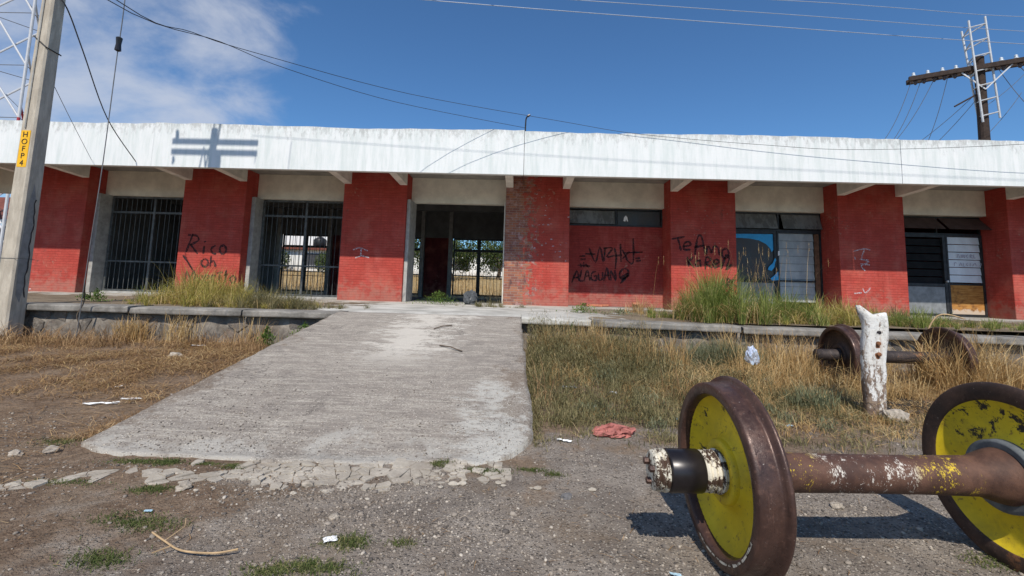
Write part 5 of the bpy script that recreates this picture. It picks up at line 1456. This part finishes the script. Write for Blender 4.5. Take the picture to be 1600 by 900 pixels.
ptuft('grass_clump', -6.2, 9.4, 2600, .7, .25, .15, .55, YELLOWGRASS, 'short yellow grass along the left kerb', (.2, 1.0))
leafy('leafy_weed', -9.15, 9.6, .79, 240, .14, .28, LEAF, 'small green leafy weed on the left platform by the pole')
leafy('leafy_weed', -10.6, 10.8, .79, 120, .12, .14, LEAF, 'tiny green weed at the foot of the leftmost red pillar')
leafy('leafy_weed', -2.45, 13.6, .80, 520, .36, .42, LEAF, 'bright green weed growing left of the doorway bag')
ptuft('grass_clump', -.75, 12.8, 800, .42, .25, .10, .38, OLIVE, 'dry brown weed patch below the flaking pillar', (.2, 1.1), .009)
leafy('leafy_weed', 1.55, 10.9, .79, 260, .22, .26, LEAF, 'low green weed at the right foot of the flaking pillar')
leafy('leafy_weed', 2.35, 10.6, .79, 160, .25, .14, GREYWEED, 'scant grey weed in front of the tagged brick infill')
ptuft('grass_clump', 3.05, 10.0, 420, .22, .2, .12, .40, GREENGRASS, 'small green grass tuft left of the big grass clump')
ptuft('grass_clump', 3.2, 11.6, 500, .28, .3, .15, .55, STRAW, 'tan straw beside the big green clump')
ptuft('grass_clump', 4.05, 9.3, 6200, .36, .30, .40, 1.38, GREENGRASS, 'biggest green grass clump on the platform below the TE AMO graffiti', (.15, .85), .011, stalks(4.0, 9.5, 20, .55, .3, 1.0, 1.65))
ptuft('grass_clump', 5.3, 9.6, 4200, .55, .35, .28, 1.0, GREENGRASS, 'green grass below the blue-filmed door', (.2, .9), .010, stalks(5.4, 9.8, 24, .55, .3, 1.0, 1.7))
ptuft('grass_clump', 6.6, 9.7, 3400, .65, .35, .18, .70, YELLOWGRASS, 'yellowish grass below the whitewashed louvres', (.2, 1.0), .009)
ptuft('grass_clump', 8.1, 9.6, 3600, .8, .35, .14, .50, GREENGRASS, 'low green grass behind the top of the white post', (.2, 1.0), .009)
ptuft('grass_clump', 8.0, 10.4, 1100, .7, .3, .2, .58, OLIVE, 'olive seeding grass below the sixth red pillar', (.2, .9), .009)
ptuft('grass_clump', 10.1, 9.7, 1600, .9, .3, .10, .32, GREENGRASS, 'short green grass below the stained plywood', (.2, 1.0), .009)
for k, (x, y, dx, dz, lab_) in enumerate(((5.95, 7.0, .6, 1.15, 'long arching straw stalk over the far wheelset'), (7.35, 7.2, .75, .55, 'bent straw stalk right of the far wheelset'))):
    tag(obj('straw_stalk', tube(smooth_path([(x, y, on(x, y)), (x + dx*.25, y, dz*.55), (x + dx*.6, y - .05, dz*.95), (x + dx*1.2, y - .1, dz*.92)], 6), [.011]*18 + [.004], 5), TWIG), lab_, 'stalk')

# short green turf patches in the foreground
L = []
for (x_, y_, n_, sx, sy, hh) in ((-2.74, 3.33, 500, .14, .035, .035), (-2.5, 3.33, 420, .06, .04, .05), (-2.22, 3.32, 220, .08, .02, .03), (-2.0, 3.30, 240, .05, .03, .05), (-2.27, 2.90, 420, .10, .04, .04), (-2.02, 2.52, 620, .16, .06, .045),
        (-1.92, 2.19, 420, .10, .06, .05), (-.83, 2.38, 480, .08, .05, .05), (-.56, 2.40, 170, .05, .03, .03), (-.90, 2.17, 500, .12, .04, .05), (-.55, 3.44, 260, .05, .05, .05), (-.22, 3.36, 360, .10, .035, .045), (.12, 3.42, 220, .08, .03, .04), (.28, 3.36, 160, .05, .03, .04),
        (-3.62, 3.66, 300, .14, .07, .05), (2.42, 2.44, 260, .10, .06, .05), (-2.9, 2.98, 360, .17, .035, .03), (-1.1, 2.15, 300, .08, .04, .05), (-3.55, 4.9, 260, .07, .35, .07), (-3.62, 5.6, 300, .07, .3, .10), (-3.3, 2.35, 200, .2, .06, .025)):
    n2_ = int(n_*1.3); x, y = rs.normal(x_, sx*.75, n2_), rs.normal(y_, sy*.7, n2_)
    L.append(blades(gpts(x, y), rs.uniform(.3, 1.0, n2_)*hh*.65, rs.uniform(.5, 1.5, n2_), .004, rs, None, 1, 2))
grass_obj('green_turf', L, TURF, 'short green grass patches in the cracked foreground', 'grass', 'stuff')
# stray straw bits over the dirt
x, y = scatter(rs, 12000, -7, 4.2, 1.4, 6.5, lambda x, y: np.where(in_ramp(x, y), 0, np.clip(pat(x, y, .9, 7)*1.6 - .25, .05, 1)*np.where(x < -2.6, 1, .3)))
x3, y3 = scatter(rs, 4600, -8, -3.2, 2.4, 7.2, lambda x, y: np.where(in_ramp(x, y), 0, np.clip(pat(x, y, .7, 17)*1.5, .15, 1)))
grass_obj('straw_bits', [blades(gpts(x, y, .006), rs.uniform(.008, .02, len(x)), rs.uniform(2, 6, len(x)), .0035, rs, None, .2, 2), blades(gpts(x3, y3, .010), rs.uniform(.02, .05, len(x3)), rs.uniform(3, 8, len(x3)), .005, rs, rs.normal(.25, .6, len(x3)) + np.pi*rs.randint(0, 2, len(x3)), .3, 3)], BROWNSTRAW, 'stray bits of dry straw scattered over the dirt', 'straw', 'stuff')

# loose gravel
ico = []
phi = (1 + 5**.5)/2
for a, b in ((1, phi), (-1, phi), (1, -phi), (-1, -phi)): ico += [(0, a, b), (a, b, 0), (b, 0, a)]
ico = np.array(ico)/math.hypot(1, phi)
tri = []
for i in range(12):
    for j in range(i+1, 12):
        for k in range(j+1, 12):
            if max(np.linalg.norm(ico[i]-ico[j]), np.linalg.norm(ico[j]-ico[k]), np.linalg.norm(ico[i]-ico[k])) < 1.1:
                nrm = np.cross(ico[j]-ico[i], ico[k]-ico[i]); tri.append((i, j, k) if nrm @ ico[i] > 0 else (i, k, j))
tri = np.array(tri)
def pebbles(x, y, s, rs, zfun):
    n = len(x)
    V = ico[None]*(1 + rs.uniform(-.28, .28, (n, 12, 1)))
    V = V*(s[:, None]*np.stack([rs.uniform(.8, 1.4, n), rs.uniform(.8, 1.4, n), rs.uniform(.45, .85, n)], -1))[:, None, :]
    a = rs.uniform(0, 6.28, n); ca, sa = np.cos(a)[:, None], np.sin(a)[:, None]
    V = np.stack([V[..., 0]*ca - V[..., 1]*sa, V[..., 0]*sa + V[..., 1]*ca, V[..., 2]], -1)
    V = V + np.stack([x, y, zfun(x, y) + s*.2], -1)[:, None, :]
    F = (tri[None] + (np.arange(n)*12)[:, None, None]).reshape(-1, 3)
    return V.reshape(-1, 3), F
def dG(x, y):
    d = np.where(in_ramp(x, y - .05), 0, 1)*np.clip(pat(x, y, .9, 12)*2.0 - .55 + .8*vnoise(x*.5 + 4, y*2.2), .06, 1)
    return d*np.where((y > 2.45) & (y < 3.1) & (x > -2.4) & (x < .1), 1, .42)*(1 - .7*ss(3.6, 5, y))*(1 - .6*ss(-2.4, -3.2, x))
x, y = scatter(rs, 100000, -4.8, 4.2, 1.3, 5.2, dG)
s = .003 + .008*rs.rand(len(x))**3 + .012*(rs.rand(len(x)) > .995)
V, F = pebbles(x, y, s, rs, gz)
xr_, yr_ = scatter(rs, 5200, -3.2, .0, 3.5, 6.2, lambda x, y: np.clip(pat(x, y, 1.1, 41), .05, 1)*(1 - ss(3.9, 6.0, y)))
sr_ = .003 + .006*rs.rand(len(xr_))**3
V2, F2 = pebbles(xr_, yr_, sr_, rs, lambda x, y: np.maximum(.013 + .794*np.maximum(0, (y - 3.55)/4.65), gz(x, y) + .012))
F = np.concatenate([F, F2 + len(V)]); V = np.concatenate([V, V2])
tag(link('gravel', big_mesh('gravel', V, F), PEBBLE), 'loose grey and cream gravel strewn over the foreground', 'gravel', None, 'stuff')
x, y = scatter(rs, 700, 4.0, 5.2, 5.3, 6.4); s = .01 + .03*rs.rand(len(x))**2
V, F = pebbles(x, y, s, rs, gz)
tag(link('burnt_rubble', big_mesh('burnt_rubble', V, F), CHAR), 'charred rubble and ash right of the white post', 'rubble', None, 'stuff')

# ------------------------------------------------------------------ litter
def crumple(x, y, z, sx, sy, sz, sd, amt=.6):
    V, F = rubble(x, y, z, sx, sy, sz, sd, 3)
    r_ = random.Random(sd)
    return [(a + r_.uniform(-1, 1)*sx*.16*amt, b + r_.uniform(-1, 1)*sy*.16*amt, c_ + r_.uniform(-1, 1)*sz*.3*amt) for a, b, c_ in V], F
def sheet(x, y, w_, d_, rz, sd, lift=.012):
    r_ = random.Random(sd); n = 6; V = []
    ca, sa = math.cos(rz), math.sin(rz)
    for i in range(n+1):
        for j in range(n+1):
            u, v = (i/n - .5)*w_*(1 + r_.uniform(-.1, .1)), (j/n - .5)*d_*(1 + r_.uniform(-.1, .1))
            px, py = x + u*ca - v*sa, y + u*sa + v*ca
            V.append((px, py, on(px, py) + lift*.5 + r_.uniform(0, .02)*min(1, w_*4)))
    return V, [(i*(n+1)+j, (i+1)*(n+1)+j, (i+1)*(n+1)+j+1, i*(n+1)+j+1) for i in range(n) for j in range(n)]
fz = on(3.2, 6.3)
tag(obj('foil_bag', crumple(3.10, 6.12, .50, .08, .06, .13, 71), FOIL), 'crumpled silver foil bag caught in straw behind the yellow wheel', 'bag')
tag(obj('red_cloth', crumple(.90, 4.28, on(.9, 4.28) + .03, .16, .10, .045, 72, 1.3), RAG), 'crumpled faded red cloth on the dirt left of the wheelset', 'cloth')
tag(obj('plastic_bag', crumple(-1.55, 14.2, .98, .20, .15, .26, 73, .8), BAGGREY), 'dark grey rubbish bag in the open doorway', 'bag')
for k, (x, y, w_, d_, rz, m_, lab_) in enumerate(((-4.25, 4.66, .30, .03, .3, PAPER, 'long white paper strip on the dirt left of the ramp'), (-4.12, 4.86, .20, .035, .1, PAPER, 'second white paper strip just behind the longest one'), (-3.75, 5.05, .16, .04, -.1, PAPER, 'narrow pale paper scrap close to the ramp edge'),
        (-4.70, 5.35, .07, .05, .5, PAPER, 'tiny white scrap in the dirt behind the paper strips'), (-.92, 2.38, .065, .05, .4, PAPER, 'white paper scrap beside green turf in the foreground'), (.68, 6.03, .18, .10, .2, FOIL, 'flat silver wrapper in the weeds right of the ramp'), (1.22, 5.85, .10, .06, -.3, PAPER, 'white scrap in the weeds left of the wheelset'),
        (.85, 5.2, .14, .06, -.5, PAPER, 'pale torn paper in the weeds nearer the ramp'), (1.75, 4.9, .20, .10, .2, BLUELIT, 'pale blue plastic scrap left of the near wheel'), (.42, 4.05, .13, .035, -.35, PAPER, 'white paper roll on the dirt by the ramp corner'), (2.75, 4.75, .10, .05, .3, BLUELIT, 'clear blue bottle scrap right of the near wheel'),
        (.75, 2.22, .05, .02, -.2, BLUELIT, 'small blue scrap on gravel at the lower centre right'), (-2.05, 2.62, .04, .025, .3, BLUELIT, 'tiny pale blue scrap on gravel at lower left'), (-5.6, 7.9, .22, .06, .5, PAPER, 'white scrap lying on straw at the left wall'), (1.35, 6.9, .16, .10, .2, BLUELIT, 'grey blue wrapper deep in the weeds'))):
    sh = obj('litter_scrap', sheet(x, y, w_, d_, rz, 80 + k, .02 if y < 5 else .05), m_)
    tag(sh, lab_, 'litter')
tag(obj('dry_stick', join(tube(smooth_path([(-1.86, 2.42, on(-1.86, 2.42) + .015), (-1.70, 2.30, .03), (-1.58, 2.25, .02), (-1.42, 2.24, .02), (-1.32, 2.27, .025)], 5), [.0045]*20 + [.006], 6), tube([(-1.70, 2.30, .035), (-1.68, 2.40, .05), (-1.72, 2.46, .06)], .0025, 5), tube([(-1.64, 2.27, .03), (-1.70, 2.22, .02)], .003, 5)), TWIG), 'crooked dry stick on the gravel at lower left', 'stick')
for k, (x, y, l_, a, lab_) in enumerate(((-1.10, 6.35, .42, -.6, 'short dark twig lying halfway up the ramp'), (-1.35, 7.2, .35, .8, 'dark twig near the top of the ramp'))):
    tag(obj('ramp_twig', tube([(x, y, ramp_z(x, y) + .014), (x + l_*math.cos(a)*.5, y + l_*math.sin(a)*.5, ramp_z(x, y + l_*math.sin(a)*.5) + .03), (x + l_*math.cos(a), y + l_*math.sin(a), ramp_z(x, y + l_*math.sin(a)) + .014)], .009, 5), BARK), lab_, 'twig')
# broken concrete bits along the apron front
for k in range(16):
    r_ = random.Random(k + 300)
    x = r_.uniform(-.55, .55) if k < 10 else r_.uniform(-2.3, -.6)
    y = (3.12 if k < 10 else 2.93) + r_.uniform(-.07, .07); s = r_.uniform(.012, .03)
    tag(obj('concrete_chip', rubble(x, y, on(x, y) + s*.3, s*1.3, s, s*.6, 500 + k, 1), APRON), 'small pale concrete chip crumbled off the apron at the foot of the ramp', 'concrete chip', 'concrete chips in front of the ramp')

# ------------------------------------------------------------------ beyond the rear windows
def zrear(x, y): return gz(x, y)
x, y = scatter(rs, 26000, -34, 12, 23.2, 44, lambda x, y: np.clip(.2 + pat(x, y, .4, 3), .1, 1)*(1 - .6*ss(26, 42, y)))
grass_obj('yard_grass', [blades(gpts(x, y), rs.uniform(.2, .75, len(x)), rs.uniform(.1, .8, len(x)), .02, rs, None, 1, 2)], STRAW, 'tall tan grass in the yard seen through the rear windows', 'grass', 'stuff')
hs_ = thing('white_house', 'flat-roofed white house seen through the barred window', 'house', (-22, 46, .6))
obj('wall', box(-33, -14, 45, 54, .3, 4.75), HOUSEWHITE, hs_)
rf_ = obj('roof', box(-33.3, -13.7, 44.5, 54.3, 4.75, 4.95), REDROOF, hs_)
obj('upper_wall', box(-33, -15, 48, 54, 4.95, 8.2), HOUSEWHITE, hs_)
for x0_, x1_, z0_, z1_ in ((-21.7, -19.3, 3.2, 4.4), (-25.7, -24.4, 2.9, 4.2), (-30.5, -28.5, 2.9, 4.2), (-17.6, -16.0, 2.9, 4.2)):
    wn_ = obj('window', box(x0_, x1_, 44.94, 44.99, z0_, z1_), HOUSEDARK, hs_)
    obj('sill', box(x0_ - .1, x1_ + .1, 44.8, 44.985, z0_ - .14, z0_ - .02), HOUSEWHITE, wn_)
tk = lathe([(0, 0), (0, .62), (.9, .64), (1.05, .55), (1.2, .25), (1.28, .22), (1.3, 0)], 24)
tkt = tag(obj('water_tank', ([(-20.9 + y, 46 + z, 4.95 + x) for x, y, z in tk[0]], tk[1]), TANKM, None, True), 'black plastic water tank on the white house roof', 'water tank')
h2 = thing('white_outbuilding', 'low white outbuilding among trees seen through the open doorway', 'house', (-4, 47, .6))
obj('wall', box(-12, 3, 47, 52, .3, 5.0), HOUSEWHITE, h2)
obj('roof', box(-12.4, 3.4, 46.6, 52.4, 5.0, 5.2), HOUSEDARK, h2)
for x0_ in (-10.5, -7, -3.2, .4):
    obj('window', box(x0_, x0_ + 1.6, 46.95, 46.99, 3.2, 4.4), HOUSEDARK, h2)
h3 = thing('red_roofed_shed', 'shed with red sloping roof glimpsed left of the utility pole', 'shed', (-39, 33, .6))
obj('wall', box(-44, -35.5, 32.5, 38, .3, 5.0), HOUSEDARK, h3)
obj('roof', ([(-44.5, 31.6, 5.3), (-34.8, 31.6, 5.3), (-39, 35, 7.6), (-44.5, 35, 7.6), (-44.5, 31.6, 5.1), (-34.8, 31.6, 5.1)], [(0, 1, 2, 3), (1, 0, 4, 5)]), REDROOF, h3)
obj('gutter', box(-44.5, -34.8, 31.45, 31.6, 5.05, 5.32), HOUSEWHITE, h3)
def tree(name, label, x, y, h, cr_w, n, seed, mat=TREELEAF, lw=.16):
    r_ = random.Random(seed); q = np.random.RandomState(seed)
    g_ = on(x, y); t = thing(name, label, 'tree', (x, y, g_))
    base = Vector((x, y, g_ - .1)); fork = Vector((x + r_.uniform(-.2, .2), y, g_ + h*.16))
    parts = [tube([base, base.lerp(fork, .5) + Vector((.08, 0, 0)), fork], [.20, .16, .13], 8)]
    ends = []
    for k in range(7):
        a = k*.9 + r_.uniform(-.3, .3); e = fork + Vector((math.cos(a)*cr_w*r_.uniform(.35, .8), math.sin(a)*cr_w*r_.uniform(.35, .8), h*r_.uniform(.06, .55)))
        parts.append(tube([fork, fork.lerp(e, .5) + Vector((0, 0, .2)), e], [.09, .06, .025], 6)); ends.append(e); ends.append(fork.lerp(e, .65))
    obj('trunk', join(*parts), BARK, t)
    P = []
    for e in ends:
        m_ = n//len(ends); v = q.normal(0, 1, (m_, 3)); v /= np.linalg.norm(v, axis=1)[:, None]
        P.append(np.array(e) + v*(q.rand(m_)**.45*cr_w*r_.uniform(.25, .42))[:, None])
    P = np.concatenate(P) - np.array([x, y, g_])
    L = [blades(P, q.uniform(.6, 1.2, len(P))*lw, q.uniform(.2, .95, len(P)), lw*.55, q, None, 1, 2)]
    grass_obj('crown', L, mat, None, None, parent=t)
tree('yard_tree', 'loose green tree in the yard behind the open doorway', -5.6, 36, 6.4, 3.2, 6500, 1)
tree('yard_tree', 'smaller olive tree right of the doorway view', -2.0, 39, 6.0, 2.8, 5200, 2)
tree('yard_tree', 'tree at the left of the doorway view', -10.0, 38, 6.2, 2.8, 4600, 3)
tree('yard_tree', 'dark tree beside the white house upper storey', -27.2, 42, 7.5, 2.2, 3000, 4)
for k, (x, y, lab_) in enumerate(((-25.2, 43.5, 'clipped green bush below the white house wall'), (-23.6, 43.4, 'second green bush below the white house wall'), (-16.5, 38.0, 'green bush right of the barred window view'))):
    n_ = 1400; v = rs.normal(0, 1, (n_, 3)); v /= np.linalg.norm(v, axis=1)[:, None]
    P = np.array([x, y, 1.0 + on(x, y)]) + v*(rs.rand(n_)**.4)[:, None]*np.array([1.1, .8, 1.0])
    grass_obj('yard_bush', [blades(P, rs.uniform(.08, .18, n_), rs.uniform(.2, .95, n_), .09, rs, None, 1, 2)], TREELEAF, lab_, 'bush')
